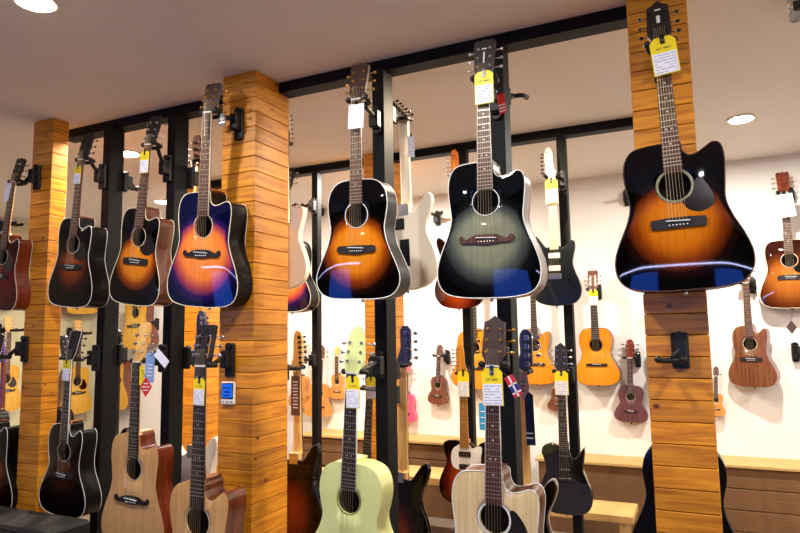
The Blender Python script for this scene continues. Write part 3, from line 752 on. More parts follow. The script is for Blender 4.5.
N2 = at(82, 160, 2.33)
G2 = acoustic(N2, at(68, 307, 2.34), T_tob, M_blackside, 'dark tobacco sunburst cutaway guitar with white edging, right of the far left pillar', right='cutb', Wd=.385, BL=.53, J=-.35, D=.12, bind=M_ivory, bridge='belly', head='flare', hm=M_ebony, tm=M_bpl, guard='black', fb=M_rose)
N1 = at(14, 182, 2.25)
G1 = acoustic(N1, at(-4, 309, 2.27), T_red, M_mahog2, 'dark red cutaway guitar cut by the left edge of the photo', bind=M_cream, bridge='plain', head='flare', hm=M_ebony, tm=M_gold, guard='black', neck=M_maple, logo=[(0, .13, .02, .006)])
# ---- front row, lower tier
NB6 = at(493, 366, 2.1)
GB6 = acoustic(NB6, at(496, 628, 2.12), T_pale, M_walnut, 'pale natural cutaway guitar with a black pickguard, at the bottom right of centre', right='cutb', rw=.12, Wd=.41, bind=M_ivory, head='crown', hm=M_headrose, tm=M_gold, guard='black_big', rosette=M_ivory, fbbind=M_ivory, fb=M_rose)
NB5 = at(353, 373, 2.22)
GB5 = acoustic(NB5, at(347, 590, 2.24), T_green, T_green, 'pale lime green guitar with a white-edged fretboard', left='concert', right='concert', Wd=.345, hS=.85, BL=.44, J=-.32, S=.60, hole=.043, bind=None, head='taper', hm=T_green, tm=M_chrome, neck=T_green, rosette=mat('olive_ring', '#9a9450', .4), fbbind=M_ivory, fb=M_ebony, bridge='plain')
b = MB(); b.prism(spline([(-.012, -.585), (.030, -.582), (.034, -.60), (.02, -.612), (-.01, -.606)], 30), -.0068, -.0052); b.build('pink_sticker', mat('pink_sticker_vinyl', '#e040a8', .4), GB5)
NB4 = at(202, 366, 2.12)
GB4 = acoustic(NB4, at(196, 615, 2.14), T_nat, M_mahog, 'small natural guitar with a long dark neck at the foot of the middle pillar', left='concert', right='ccut', Wd=.36, BL=.44, J=-.40, S=.645, head='flare', hS=.82, slot=True, hm=M_ebony, tm=M_chrome, fb=M_ebony, bind=None)
NB3 = at(138, 362, 2.24)
GB3 = acoustic(NB3, at(131, 550, 2.26), T_nat, M_mahog2, 'natural cutaway guitar with a dark moustache bridge and pale slim headstock', right='cutb', J=-.34, BL=.53, Wd=.41, bind=None, bridge='moustache', head='slim', hm=M_maple, tm=M_chrome, fb=M_ebony, neck=M_maple)
NB2 = at(70.5, 360, 2.33)
GB2 = acoustic(NB2, at(60.5, 516, 2.35), T_dark, M_blackside, 'almost black cutaway guitar with white edging and white-lined headstock, lower row', Wd=.385, left='concert', right='ccut', bind=M_ivory, head='flare', hm=M_ebony, hb=M_ivory, tm=M_bpl, fb=M_ebony, fbbind=M_ivory, bridge='belly')
NB1 = at(-7, 362, 2.3)
GB1 = acoustic(NB1, at(-10, 513, 2.32), T_tob, M_blackside, 'dark guitar with white edging cut by the left edge, lower row', bind=M_ivory, head='flare', hm=M_ebony)

# ---- behind the front row, seen from the back
WN = at(403.5, 122, 2.80)
electric(WN, at(410, 291, 2.80), T_cream, 'cream electric guitar seen from the back behind the small amber guitar', shape='strat', neck=M_pale, yaw=180, back=True, covers=[(.022, -.515, .05, .055), (.0, -.655, .05, .13)], hm=M_pale, head='slant', tm=M_bpl, nw=(.026, .029))
WN2 = at(285, 146, 2.80)
electric(WN2, at(287, 290, 2.80), T_cream, 'cream electric guitar seen from the back beside the middle pillar', shape='strat', neck=M_pale, yaw=180, back=True, covers=[(0, -.66, .05, .11)], hm=M_pale, tm=M_chrome)
BN = at(402.5, 365, 2.85)
electric(BN, at(403, 560, 2.85), E_bass, 'dark sunburst bass seen from the back, its pale neck right of the blue-black post', shape='strat', neck=M_maple, bass=True, yaw=180, back=True, head='bass', hm=T_silver, tm=M_chrome, name='bass_guitar', cat='bass guitar')
BN2 = at(522, 372, 2.85)
electric(BN2, at(526, 585, 2.85), T_black, 'black bass with a lilac headstock behind the pale natural guitar', shape='strat', neck=M_maple, bass=True, yaw=180, back=True, head='bass', hm=T_silver, tm=M_chrome, name='bass_guitar', cat='bass guitar', bind=M_ivory)
SN = at(297, 368, 2.80)
electric(SN, at(299, 536, 2.80), E_back, 'dark red sunburst electric guitar seen from the back right of the middle pillar', shape='strat', neck=M_maple, yaw=180, back=True, head='inline', tm=M_bpl)
CN = at(200, 352, 2.75)
electric(CN, at(196, 537, 2.75), T_cream, 'white two-horned electric guitar seen behind the small natural guitar', shape='strat', neck=M_maple, yaw=180, back=True, head='inline', hm=T_silver, tm=M_chrome, covers=[(0, -.66, .05, .11)])
UN = at(199, 163, 2.85)
acoustic(UN, at(188, 300, 2.85), T_nat, M_mahog, 'brown-backed guitar hidden behind the blue-rimmed guitar, its headstock by the second post', yaw=180, left='concert', right='concert', Wd=.30, head='round', hm=M_mahog, tm=M_chrome, neck=M_maple, bind=None, big=False)
LN = at(131, 366, 2.72)
L_ = electric(at(117, 362, 2.9), at(112, 505, 2.9), T_black, 'black electric bass whose slanted dark headstock shows left of the slim pale headstock', shape='strat', neck=M_ebony, yaw=180, back=True, head='inline', hm=M_ebony, tm=M_bpl)
SH = at(66, 358, 2.78)
acoustic(SH, at(62, 478, 2.78), T_nat, M_blackside, 'black-backed guitar with a silver headstock behind the white-lined one', yaw=180, left='concert', right='concert', Wd=.30, head='flare', hm=T_silver, tm=M_chrome, neck=M_mahog, big=False)
acoustic(at(3, 362, 2.8), at(-2, 478, 2.8), T_nat, M_blackside, 'black-backed guitar with a purple headstock at the left edge', yaw=180, left='concert', right='concert', Wd=.30, head='flare', hm=mat('purple_paint', '#5a3aa0', .35, coat=.5), tm=M_chrome, neck=M_mahog, big=False)

# ---- rear row, facing forward
R8 = at(552, 176, 3.82)
electric(R8, at(556, 306, 3.82), E_blackstrat, 'black electric guitar with pale neck and headstock, right of the grey guitar', shape='strat', neck=M_pale, fb=M_pale, head='inline', hm=M_pale, tm=M_bpl, pick='white')
R9 = at(457, 178, 3.82)
electric(R9, at(458, 309, 3.82), E_sun, 'dark sunburst electric guitar mostly hidden behind the grey guitar', shape='strat', neck=M_maple, fb=M_rose, head='inline', hm=grain_mat('red_head', '#c8281c', '#e0a030', .3, .5, (40, 40, 20)))
RT = at(463, 374, 3.82)
electric(RT, at(466, 505, 3.82), E_sun, 'sunburst electric guitar with white pickguard, black pickups and honey maple neck', shape='tele', neck=M_honey, fb=M_honey, guard=True, head='inline', hm=M_honey, widthfix=1.12)
RL = at(561, 372, 3.82)
electric(RL, at(566, 515, 3.82), T_black, 'black single-cutaway electric guitar with a pointed horn in front of the cardboard boxes', shape='single', neck=M_ebony, fb=M_ebony, head='crown', hm=M_ebony)
RD = at(370, 388, 3.3)
electric(RD, at(364, 530, 3.3), T_black, 'black electric guitar behind the lime green guitar, only its fretted neck and horn showing', shape='strat', neck=M_ebony, fb=M_ebony, head='taper', hm=M_ebony)
RU = at(287, 190, 3.8)
acoustic(RU, at(288, 312, 3.8), T_blue, M_blackside, 'dark glossy guitar with a blue reflection painted on its lower edge beside the middle pillar', left='concert', right='concert', Wd=.38, bind=M_cream, big=False, head='flare')  # blue rim finish paints in the blue reflection on a dark top
RB = at(683, 360, 2.80)
acoustic(RB, at(685, 560, 2.80), T_black, M_blackside, 'black guitar hidden behind the right pillar, only its curved sides showing', yaw=180, left='parlor', right='parlor', Wd=.42, bind=None, big=False, head='flare', neck=M_ebony)

# ---- back wall
YW = YB - .12
acoustic(at(593, 290, YW), at(598, 385.5, YW), T_orange, M_mahog, 'orange classical guitar with a round dark rosette on the back wall', left='classic', right='classic', Wd=.37, BL=.49, J=-.33, S=.65, slot=True, head='flare', hm=M_mahog, bridge='tie', fb=M_ebony, rosette=M_mahog, name='classical_guitar', big=False, bind=M_rose, inlay=False, w0=.026, w1=.031)
acoustic(at(533, 292, YW), at(536, 384.5, YW), T_orange, M_mahog, 'orange cutaway guitar on the back wall behind the tuners of a bass', left='classic', right='ccut', Wd=.37, BL=.49, J=-.33, S=.65, bridge='tie', fb=M_ebony, big=False, bind=M_rose, head='flare', inlay=False)
acoustic(at(474, 292, YW), at(474, 389, YW), T_orange, M_mahog, 'orange guitar on the back wall behind the honey maple headstock', left='classic', right='classic', Wd=.40, BL=.49, J=-.33, S=.65, bridge='tie', fb=M_ebony, big=False, bind=M_rose, head='flare', inlay=False)
UK = dict(Wd=.19, BL=.25, J=-.19, S=.37, D=.06, hole=.026, name='ukulele', cat='ukulele', big=False, w0=.017, w1=.019, hS=.6, nstr=4, left='classic', right='classic', head='round', bridge='tie', inlay=True)
acoustic(at(439, 356, YW + .05), at(437, 404.5, YW + .05), T_uke, T_uke, 'small dark brown ukulele on the back wall left of the honey maple headstock', hm=M_rose, **UK)
UKL = dict(UK); UKL.update(Wd=.22, hS=.75)
acoustic(at(630, 358, YW + .05), at(631, 422.5, YW + .05), T_uke2, T_uke2, 'purplish brown ukulele on the back wall left of the right pillar', hm=M_mahog2, **UKL)
UK3 = dict(UK); UK3.update(Wd=.22)
acoustic(at(337, 356, YW + .05), at(337, 399, YW + .05), T_uke3, T_uke3, 'honey coloured ukulele facing forward, left of the lime green headstock', hm=M_maple, **UK)
acoustic(at(321, 359, YW), at(318, 417, YW), T_uke3, T_uke3, 'larger honey ukulele turned sideways beside the thin post', hm=M_rose, yaw=38, **UK3)
acoustic(at(300, 352, YW + .05), at(298, 408, YW + .05), T_uke3, T_uke3, 'honey ukulele half hidden by the brown hanging tag', hm=M_maple, **UK)
acoustic(at(407, 372, YW + .05), at(405, 422, YW + .05), T_pink, T_pink, 'pink ukulele peeking out right of the bass neck', hm=T_pink, neck=T_silver, **UK)
acoustic(at(561, 372, YW + .05), at(555, 411, YW + .05), T_uke, T_uke, 'brown ukulele half hidden behind the black fretted neck', hm=M_rose, **UK)
acoustic(at(716, 376, YW + .05), at(716, 416, YW + .05), T_uke3, T_uke3, 'honey ukulele edge showing right of the right pillar', hm=M_rose, **UK)
acoustic(at(664, 300, YW), at(668, 385, YW), T_tob, M_mahog, 'brown guitar on the back wall hidden by the right pillar except its left edge', left='classic', right='classic', Wd=.36, big=False)
acoustic(at(746, 283, YW), at(753, 387, YW), T_brown, T_brown, 'plain brown cutaway guitar low on the back wall at the right', left='concert', right='ccut', Wd=.37, big=False, yaw=-18, head='round', hm=M_rose, hS=.8)
GR = acoustic(at(784, 193, YW), at(793, 308, YW), T_red2, M_mahog, 'reddish brown sunburst guitar at the right edge on the back wall', left='dread', right='dread', Wd=.42, big=False, bind=M_cream, head='flare', hm=M_mahog2, tm=M_gold, guard='black')

# ---- left wall guitars (yellow and natural), turned towards the room
def leftwall(px, py, px2, py2, X, label, top=T_yel, guard='tortoise', right='dread', **k):
    a = at_x(px, py, X); c = at_x(px2, py2, X)
    return acoustic(a, c, top, M_mahog, label, left='dread', right=right, big=False, yaw=90, guard=guard, bridge='moustache', bind=None, hm=M_maple, neck=M_maple, **k)
XW = XL + .18
def backwall(px, py, px2, py2, label, top=T_yel, guard='tortoise', right='dread', y=YW - .04, **k):
    return acoustic(at(px, py, y), at(px2, py2, y), top, M_mahog, label, left='dread', right=right, big=False, guard=guard, bridge='moustache', bind=None, hm=M_maple, neck=M_maple, **k)
leftwall(9, 332, 4, 412, XW, 'yellow guitar with a tortoise pickguard at the left edge, lower wall row')
leftwall(8, 225, 5, 306, XW, 'yellow guitar at the left edge, upper wall row')
leftwall(79, 335, 76, 414, XW, 'yellow guitar behind the tag of the almost black guitar')
leftwall(84, 228, 84, 314, XW, 'yellow guitar on the wall under the dark tobacco sunburst guitar', guard=None)
backwall(112, 325, 114, 411, 'yellow guitar with a tortoise pickguard between the two left posts, lower')
backwall(135, 262, 136, 349, 'yellow guitar above, between the two left posts', guard=None)

# ---- hangers
zt = lambda p: p.z
def H_(plate, yoke, label, **k): return hanger(plate, yoke, label, **k)
H_((-.07, 2.35, N7.z + .0), N7 + Vector((0, .03, .0)), 'black hanger arm behind the headstock on the right pillar')
H_((-.715, 2.51, N6.z + .02), N6 + Vector((0, .03, 0)), 'black hanger holding the grey guitar')
H_((-1.28, 2.51, N5.z + .02), N5 + Vector((0, .03, 0)), 'black hanger holding the small amber guitar')
H_(at(240, 121, 2.35), N4 + Vector((0, .03, 0)), 'black hanger on the middle pillar holding the blue-rimmed guitar', plate_size=(.045, .13))
H_((-2.555, 2.50, at(170, 166, 2.5).z), N3 + Vector((0, .03, 0)), 'black hanger on the left side of the second post, upper', plate_size=(.05, .12))
H_((-3.055, 2.50, at(100, 175, 2.5).z), N2 + Vector((0, .03, 0)), 'black hanger on the left side of the first post, upper', plate_size=(.05, .12))
H_(at(38.5, 175, 2.35), N1 + Vector((0, .03, 0)), 'black hanger on the far left pillar, upper', plate_size=(.045, .12))
H_(at(26, 346, 2.35), at(3, 357, 2.25), 'black hanger on the far left pillar, lower', plate_size=(.045, .12))
H_((-3.055, 2.50, at(95, 355, 2.5).z), NB2 + Vector((0, .03, 0)), 'black hanger on the left side of the first post, lower', plate_size=(.05, .12))
H_((-2.555, 2.50, at(165, 355, 2.5).z), NB3 + Vector((0, .03, 0)), 'black hanger on the left side of the second post, lower', plate_size=(.05, .12))
H_(at(231, 356, 2.35), NB4 + Vector((0, .03, 0)), 'black hanger on the middle pillar above the blue screen device', plate_size=(.045, .13))
H_((-1.28, 2.51, NB5.z + .03), NB5 + Vector((0, .03, 0)), 'black hanger holding the lime green guitar')
H_((-.715, 2.51, NB6.z + .03), NB6 + Vector((0, .03, 0)), 'black hanger holding the pale natural guitar')
H_(at(680, 346, 2.35), at(671, 361, 2.27), 'empty black hanger on the front of the right pillar', plate_size=(.05, .11), s=1.1)
BKN = (0, 1, 0)
H_((-1.28, 2.61, WN.z + .0), WN + Vector((0, -.03, 0)), 'black hanger behind the post holding the cream electric guitar', normal=BKN, face=1)
H_((-.715, 2.61, at(512, 97, 2.7).z), at(516, 98, 2.75), 'empty black hanger behind the post above the grey guitar', normal=BKN, face=1)
H_((-1.28, 2.61, BN.z), BN + Vector((0, -.03, 0)), 'black hanger behind the post holding the sunburst bass', normal=BKN, face=1)
H_((-.715, 2.61, BN2.z), BN2 + Vector((0, -.03, 0)), 'black hanger behind the post holding the black bass', normal=BKN, face=1)
H_((-1.90, 2.62, WN2.z), WN2 + Vector((0, -.03, 0)), 'black hanger behind the middle pillar, upper', normal=BKN, face=1)
H_((-1.90, 2.62, SN.z), SN + Vector((0, -.03, 0)), 'black hanger behind the middle pillar, lower', normal=BKN, face=1)
H_((-2.50, 2.60, at(183, 176, 2.6).z), UN + Vector((0, -.03, 0)), 'black hanger behind the second post, upper', normal=BKN, face=1)
H_((-2.50, 2.60, at(183, 355, 2.6).z), CN + Vector((0, -.03, 0)), 'black hanger behind the second post, lower', normal=BKN, face=1)
H_((-3.01, 2.60, at(118, 180, 2.6).z), at(138, 189, 2.75), 'empty black hanger behind the first post, upper', normal=BKN, face=1)
H_((-.715, 3.93, R8.z), R8 + Vector((0, .02, 0)), 'black hanger holding the black electric guitar with the pale neck')
H_((-.715, 3.93, RL.z), RL + Vector((0, .02, 0)), 'black hanger holding the single-cutaway black electric guitar')
H_((-1.37, 3.93, R9.z), R9 + Vector((0, .02, 0)), 'black hanger holding the hidden sunburst electric guitar')
H_((-1.37, 3.93, RT.z), RT + Vector((0, .02, 0)), 'black hanger holding the white-guarded electric guitar')
H_((-2.545, 3.93, at(312, 358, 3.93).z), at(304, 360, 3.85), 'black hanger on the left of the thin rear post, lower')
H_((-2.545, 3.93, at(312, 205, 3.93).z), at(300, 207, 3.85), 'black hanger on the left of the thin rear post, upper')
for i, (px, py, lb) in enumerate([(627, 196, 'empty black wall hanger left of the right pillar'), (438, 217, 'empty bluish black wall hanger left of the grey guitar'),
        (795, 350, 'empty black wall hanger at the right edge'), (322, 208, 'empty black wall hanger right of the thin rear post'),
        (158, 323, 'empty wall hanger between the left posts')]):
    hanger(at(px, py, YB), None, lb, s=1.35)
def wallhanger(nx, ny, lb, dx=6):
    q = at(nx, ny, YW + .03); p = at(nx + dx, ny, YB); hanger((p.x, YB, q.z), q, lb)
wallhanger(593, 290, 'wall hanger of the orange classical guitar'); wallhanger(439, 356, 'wall hanger of the small dark brown ukulele', 9)
wallhanger(630, 358, 'wall hanger of the purplish brown ukulele', 8); wallhanger(784, 193, 'wall hanger of the reddish brown sunburst guitar')
wallhanger(746, 283, 'wall hanger of the plain brown cutaway guitar')

H_((-3.01, 2.60, at(105, 352, 2.6).z), at(117, 362, 2.87), 'black hanger behind the first post holding the black bass', normal=BKN, face=1)
H_((-1.28, 2.61, at(375, 392, 2.6).z), RD + Vector((0, -.03, 0)), 'black hanger behind the post holding the hidden black electric guitar', normal=BKN, face=1)
H_((-3.42, 2.45, SH.z), SH + Vector((0, -.03, 0)), 'black hanger behind the far left pillar, lower', normal=BKN, face=1)
for px, py, lb in ((9, 332, 'hanger on the left wall, lower left'), (8, 225, 'hanger on the left wall, upper left'), (79, 335, 'hanger on the left wall behind the almost black guitar'), (84, 228, 'hanger on the left wall behind the dark tobacco sunburst guitar')):
    q = at_x(px, py, XW); hanger((XL, q.y, q.z + .02), None, lb, normal=(1, 0, 0), s=1.6)
# ---- tags
def tg(px, py, Y, w, h, label, **k): return price_tag(at(px, py, Y), w, h, label, **k)
tg(661.5, 37, 2.155, .080, .128, 'yellow and white price tag on the largest guitar at the right pillar', roll=-5, seed=1)
tg(483.5, 71, 2.165, .072, .125, 'yellow and white price tag on the grey guitar', roll=0, seed=2)
tg(356.5, 104, 2.195, .078, .105, 'plain white price sheet on the small amber guitar', yellow=False, roll=3, seed=3)
tg(145, 151, 2.305, .060, .115, 'small yellow and white price tag between the two left posts', roll=3, seed=4)
tg(78, 166, 2.305, .055, .10, 'small yellow and white price tag right of the far left pillar', roll=4, seed=5)
tg(491.5, 368, 2.07, .072, .125, 'yellow and white price tag on the pale natural guitar', roll=-1, seed=6)
tg(352.5, 376, 2.195, .062, .125, 'yellow and white price tag on the lime green guitar', roll=-1, seed=7)
tg(199.5, 378, 2.095, .060, .115, 'yellow and white price tag on the dark neck by the middle pillar', roll=2, seed=8)
tg(67, 360, 2.305, .055, .11, 'yellow and white price tag on the almost black guitar', roll=4, seed=9)
tg(371, 377, 3.275, .06, .125, 'yellow and white price tag beside the lime green guitar, further back', seed=10, big=False)
tg(463, 371, 3.795, .075, .16, 'yellow and pale price tag on the honey maple neck', seed=11, big=False)
tg(561, 371, 3.795, .078, .14, 'yellow and white price tag on the black single-cutaway electric guitar', seed=12, big=False)
tg(551, 179, 3.795, .075, .15, 'yellow and white price tag on the pale electric neck', seed=13, big=False)
tg(593, 290, YW - .06, .07, .12, 'yellow tag on the orange classical guitar', seed=14, big=False)
tg(784, 194, YW - .06, .11, .17, 'plain white price sheet on the reddish brown guitar', yellow=False, roll=-5, seed=15)
tg(411, 136, 2.76, .035, .11, 'white paper hanging beside the cream electric neck', yellow=False, seed=16, yaw=30)
tg(295, 206, 2.76, .045, .13, 'white tag on the cream electric guitar beside the middle pillar', yellow=False, seed=17)

def card(name, pts, Y, px, py, mt, label, cat='tag', extra=None, roll=0, yaw=0, th=.0015, to=None):
    r = empty(name, at(px, py, Y), label, cat); r.rotation_euler = (0, radians(roll), radians(yaw))
    b = MB(); b.prism(pts, 0, th); b.build('card', mt, r)
    b = MB(); 
    if to is None: end = Vector((0, .003, .03))
    else: end = Matrix.Rotation(radians(-roll), 3, 'Y') @ Matrix.Rotation(radians(-yaw), 3, 'Z') @ (to - r.location)
    b.tube([(0, .001, -.004), end * .5 + Vector((0, 0, -.004)), end], .0012, 5); b.build('cord', M_bpl, r)
    if extra: extra(r)
    return r
def bars(n, w, z0, z1, m):
    def f(r):
        b = MB()
        for k in range(n):
            z = z0 + (z1 - z0) * k / max(1, n - 1); ww = w[k] if isinstance(w, (list, tuple)) else w
            b.box(-ww / 2, ww / 2, -.0008, 0, z - .0025, z + .0025)
        b.build('printed_lines', m, r)
    return f
card('diamond_tag', [(0, 0), (.038, -.045), (0, -.09), (-.038, -.045)], 2.155, 146, 377, M_red, 'red diamond tag hanging from the slim pale headstock', extra=bars(3, [.03, .05, .03], -.03, -.06, M_white), to=NB3)
card('blue_tag', [(-.03, 0), (.025, .005), (.03, -.13), (-.028, -.135)], 2.19, 151, 354, M_blue, 'light blue tag beside the red diamond tag', extra=bars(4, .03, -.05, -.10, M_white), roll=4, to=NB3)
card('white_tag', [(-.02, 0), (.02, 0), (.02, -.09), (-.02, -.09)], 2.165, 156, 352, M_paper, 'white tag slanting to the right above the red diamond tag', roll=-50, to=NB3)
card('yellow_tag', [(-.015, 0), (.015, 0), (.015, -.09), (-.015, -.09)], 2.20, 142, 366, M_yel, 'narrow yellow tag behind the red diamond tag', to=NB3)
def flagx(r):
    b = MB(); b.prism([(-.016, -.034), (.016, -.034), (.016, -.055), (-.016, -.055)], -.0008, 0); b.build('blue_band', mat('flag_blue', '#1c2f86', .5), r)
    b = MB()
    for z in (-.029, -.058): b.prism([(-.016, z), (.016, z), (.016, z - .005), (-.016, z - .005)], -.0012, 0)
    b.prism([(-.003, 0), (.003, 0), (.003, -.075), (-.003, -.075)], -.0012, 0)
    b.build('white_stripes', M_white, r)
card('flag_tag', [(-.016, 0), (.016, 0), (.016, -.075), (-.016, -.075)], 2.1, 508, 376, mat('flag_red', '#c81e3a', .5), 'red, white and blue tag beside the pale natural guitar headstock', extra=flagx, roll=-28, to=NB6)
card('small_red_tag', [(-.015, 0), (.015, 0), (.015, -.08), (-.015, -.08)], 2.3, 500, 94, M_red, 'small red and white tag behind the price tag of the grey guitar', extra=bars(3, .026, -.045, -.07, M_white), roll=-8, to=N6)
card('brown_tag', [(-.027, 0), (.027, 0), (.027, -.20), (-.027, -.20)], 2.75, 295.5, 376, mat('brown_card', '#6b4a3e', .6), 'long brown tag with pale writing beside the middle pillar', extra=bars(9, [.03, .024, .034, .03, .026, .034, .022, .03, .03], -.03, -.16, M_paper), to=SN)
card('blue_leaflet', [(-.018, 0), (.020, -.03), (.024, -.24), (-.014, -.24)], 2.72, 528, 388, mat('dark_blue_leaflet', '#1b2a5c', .4, noise=.7, nscale=30), 'dark blue leaflet hanging right of the post by the pale natural guitar', cat='leaflet', extra=bars(2, .03, -.19, -.21, M_paper), to=BN2)
card('pink_tag', [(-.025, 0), (.02, 0), (.03, -.07), (0, -.12), (-.02, -.07)], 2.70, 522, 372, mat('lilac_tag', '#b89ab8', .5), 'lilac paper tag hanging under the black bass headstock', extra=bars(3, .02, -.04, -.08, M_ink), to=BN2)
card('blue_card', [(-.03, 0), (.03, 0), (.03, -.16), (-.03, -.16)], 3.7, 483.5, 403, mat('sky_blue_card', '#2f9ad8', .5), 'sky blue card hanging left of the pale natural guitar neck', extra=bars(3, .04, -.05, -.12, M_paper), to=Vector((-1.37, 3.95, at(483,398,3.7).z+.1)))
def pickx(r):
    text_mesh('G1', .018, M_white, r, (0, -.0006, -.034), 'printed_letters')
    b = MB(); b.box(-.015, .015, -.0008, 0, -.046, -.040); b.build('printed_line', M_white, r)
card('pick_tag', spline([(0, 0), (.012, -.012), (.022, -.038), (.018, -.054), (0, -.058), (-.018, -.054), (-.022, -.038), (-.012, -.012)], 40), 2.10, 222, 113, M_black, 'black pick-shaped tag hanging beside the blue-rimmed guitar headstock', extra=pickx, th=.003, to=N4)
card('slim_white_tag', [(-.012, 0), (.012, 0), (.012, -.11), (-.012, -.11)], 2.16, 204.5, 112, M_paper, 'narrow white paper strip along the blue-rimmed guitar neck', yaw=-50, roll=5, to=N4)
card('folded_white_tag', [(-.022, 0), (.022, 0), (.018, -.10), (-.02, -.11)], 2.2, 9, 183, M_paper, 'white tag under the headstock of the dark red guitar', roll=12, to=N1)
card('diamond_charm', [(0, 0), (.032, -.05), (0, -.10), (-.032, -.05)], YW - .02, 791, 320, mat('charm_brown', '#4c3a34', .4), 'small dark diamond charm hanging under the reddish brown guitar', th=.004, to=at(793, 307, YW))

# ---- thermometer on the middle pillar
p = at(229.5, 393, 2.35)
r = empty('wall_thermometer', p, 'small white device with a blue screen on the middle pillar', 'thermometer')
b = MB(); b.box(-.040, .040, -.016, 0, -.052, .052, bev=.005); b.build('casing', M_white, r)
b = MB(); b.box(-.034, .034, -.0175, -.015, -.026, .047, bev=.001); b.build('screen_frame', M_bpl, r)
b = MB(); b.box(-.029, .029, -.0185, -.017, -.020, .042)
s_ = b.build('screen', mat('lcd_blue', '#1458c8', .2, coat=.6, emis='#1468e0', estr=.6), r)
b = MB()
for x, z, w_ in ((-.012, .026, .02), (.012, .024, .016), (0, .006, .034), (0, -.010, .028)): b.box(x - w_ / 2, x + w_ / 2, -.0190, -.0184, z - .004, z + .004)
b.build('digits', mat('lcd_dark', '#0b2f86', .4), s_)
b = MB()
for x in (-.024, 0, .024): b.box(x - .007, x + .007, -.0175, -.015, -.042, -.035, bev=.001)
b.build('buttons', mat('grey_button', '#8d93a8', .4), r)

# ---- boxes and shelf along the back wall
def carton(x0, x1, y0, y1, z0, z1, label, arrows=False, lab=False, seed=0, group=None):
    r = empty('cardboard_box', ((x0 + x1) / 2, y0, z0), label, 'box', group)
    w = (x1 - x0) / 2; h = z1 - z0
    b = MB(); b.box(-w, w, 0, y1 - y0, 0, h, bev=.004); b.build('carton', M_card, r)
    b = MB(); b.box(-w + .002, w - .002, (y1 - y0) / 2 - .03, (y1 - y0) / 2 + .03, h - .001, h + .001); b.build('packing_tape', mat('tape_tan', '#7c5a34', .3), r)
    if arrows:
        b = MB()
        for z in (h * .42, h * .62): 
            b.box(w * .62, w * .86, -.001, 0, z - .010, z + .010); b.prism([(w * .50, z), (w * .60, z + .025), (w * .60, z - .025)], -.001, 0)
        b.build('printed_arrows', mat('brown_ink', '#2c1808', .7), r)
    if lab:
        b = MB(); b.box(w * .55, w * .8, -.001, 0, h * .35, h * .75); lines(b, .05, 0, 0, 0, 0, seed); b.build('shipping_label', M_paper, r)
    else:
        b = MB(); rnd = random.Random(seed)
        b.box(-w * .6, -w * .1, -.001, 0, h * .5, h * .56)
        b.build('printed_marks', mat('faded_ink', '#7c5836', .8), r)
    return r
YS = 5.0
def sh(px, py, Y): return at(px, py, Y).z
zt1 = sh(760, 466, YS)
xA = at(716, 480, YS).x
hh = (zt1 - .02) / 4
for k in range(4):
    carton(xA, xA + 1.6, YS, YB - .02, zt1 - .02 - hh * (k + 1) + .002, zt1 - .02 - hh * k - .002, ['long flat cardboard box right of the right pillar, topmost of its stack', 'long flat cardboard box right of the right pillar, second from the top', 'long flat cardboard box right of the right pillar, third from the top', 'long flat cardboard box right of the right pillar, lowest showing'][k], seed=k)
def plank(x0, x1, y0, y1, z, label, th=.02, name='wooden_shelf', legs=False):
    r = empty(name, ((x0 + x1) / 2, y0, z), label, 'shelf'); w = (x1 - x0) / 2
    b = MB(); b.box(-w, w, 0, y1 - y0, -th, 0, bev=.002); b.build('board', M_ply, r)
    for x in ((-w + .05, w - .09) if legs else ()):
        b = MB(); b.box(x, x + .04, .03, y1 - y0 - .01, -z + 0, -th); b.build('upright', M_ply, r)
    return r
plank(xA, xA + 1.7, YS - .02, YB - .002, zt1, 'plywood shelf board over the flat boxes at the right')
# middle big cartons
zc1 = sh(620, 464, YS); x0 = at(538, 470, YS).x; x1 = at(700, 470, YS).x
carton(x0, x1 - .02, YS + .02, YB - .02, 0, zc1 - .02, 'large cardboard box printed with two black arrows beside the right pillar', arrows=True)
plank(x0 - .02, x1 - .01, YS - .0, YB - .002, zc1, 'plywood shelf board over the large box with arrows')
zp = sh(600, 514, 4.35)
plank(at(505, 500, 4.35).x, at(633, 515, 4.35).x, 4.35, 4.70, zp, 'low plywood bench board below the black single-cutaway guitar', .045, legs=True)
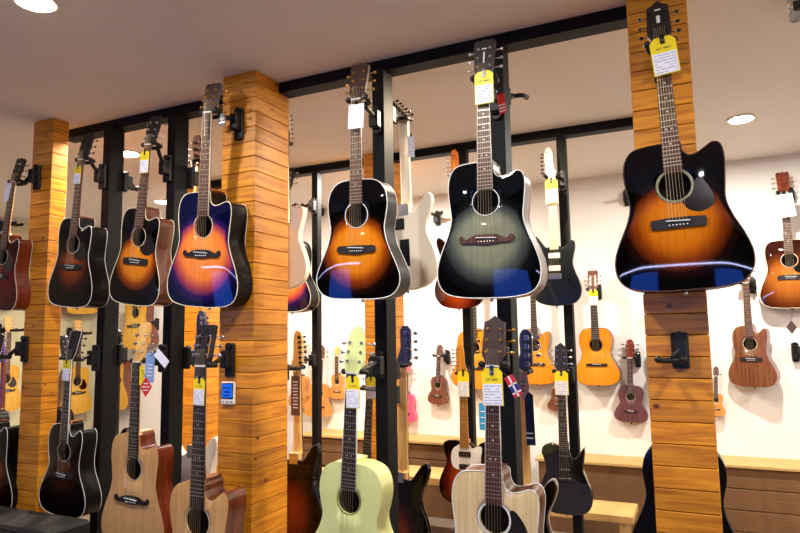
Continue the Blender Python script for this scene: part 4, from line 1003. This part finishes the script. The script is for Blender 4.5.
# left cartons between the middle pillar and the posts
zl = sh(420, 441, YS)
xa = at(300, 430, YS).x; xb = at(502, 440, YS).x; xm = at(407, 440, YS).x
for k in range(2):
    carton(xa, xm - .02, YS, YB - .02, zl - .03 - .12 * (k + 1) + .004, zl - .03 - .12 * k - .002, ['flat cardboard box with a white label left of the lime green neck, upper', 'flat cardboard box with a white label left of the lime green neck, lower'][k], lab=True)
    carton(xm, xb, YS, YB - .02, zl - .03 - .12 * (k + 1) + .004, zl - .03 - .12 * k - .002, ['flat cardboard box with a white label right of the bass neck, upper', 'flat cardboard box with a white label right of the bass neck, lower'][k], lab=True)
carton(xa, xm - .02, YS + .02, YB - .02, 0, zl - .272, 'tall cardboard box below the flat boxes left of the lime green guitar')
carton(xm, xb, YS + .02, YB - .02, 0, zl - .272, 'tall cardboard box below the flat boxes behind the white-guarded guitar')
plank(xa, xb, YS - .02, YB - .002, zl, 'plywood shelf board over the flat boxes behind the bass')
zp2 = sh(320, 478, 4.35)
plank(at(296, 480, 4.35).x, at(380, 480, 4.35).x, 4.35, 4.72, zp2, 'low plywood bench board left of the lime green guitar', .05, legs=True)
plank(at(384, 480, 4.35).x, at(500, 480, 4.35).x, 4.35, 4.72, sh(430, 478, 4.35), 'low plywood bench board behind the sunburst bass', .05, legs=True)
# ---- amplifier and case at the lower left
pb = at(50, 532, 2.0)
r = empty('amplifier', (pb.x - .55, 1.98, 0), 'dark amplifier with a thin silver strip at the bottom left corner', 'amplifier')
b = MB(); b.box(-.55, .55, 0, .24, .0, pb.z, bev=.015); b.build('cabinet', mat('amp_vinyl', '#0a0909', .75, bump=.6, nscale=80), r)
b = MB(); b.box(-.50, .50, -.008, 0, .08, .62); b.build('grille', mat('amp_grille', '#2a2622', .8, bump=.8, nscale=200), r)
b = MB(); b.box(-.50, .50, -.01, 0, pb.z - .09, pb.z - .05, bev=.002); b.build('control_strip', mat('amp_strip', '#8f8a74', .35, metal=.5), r)
for k in range(7):
    b = MB(); b.cyl((-.4 + .12 * k, -.01, pb.z - .07), (-.4 + .12 * k, -.028, pb.z - .07), .013, 14); b.build('knob', M_bpl, r)
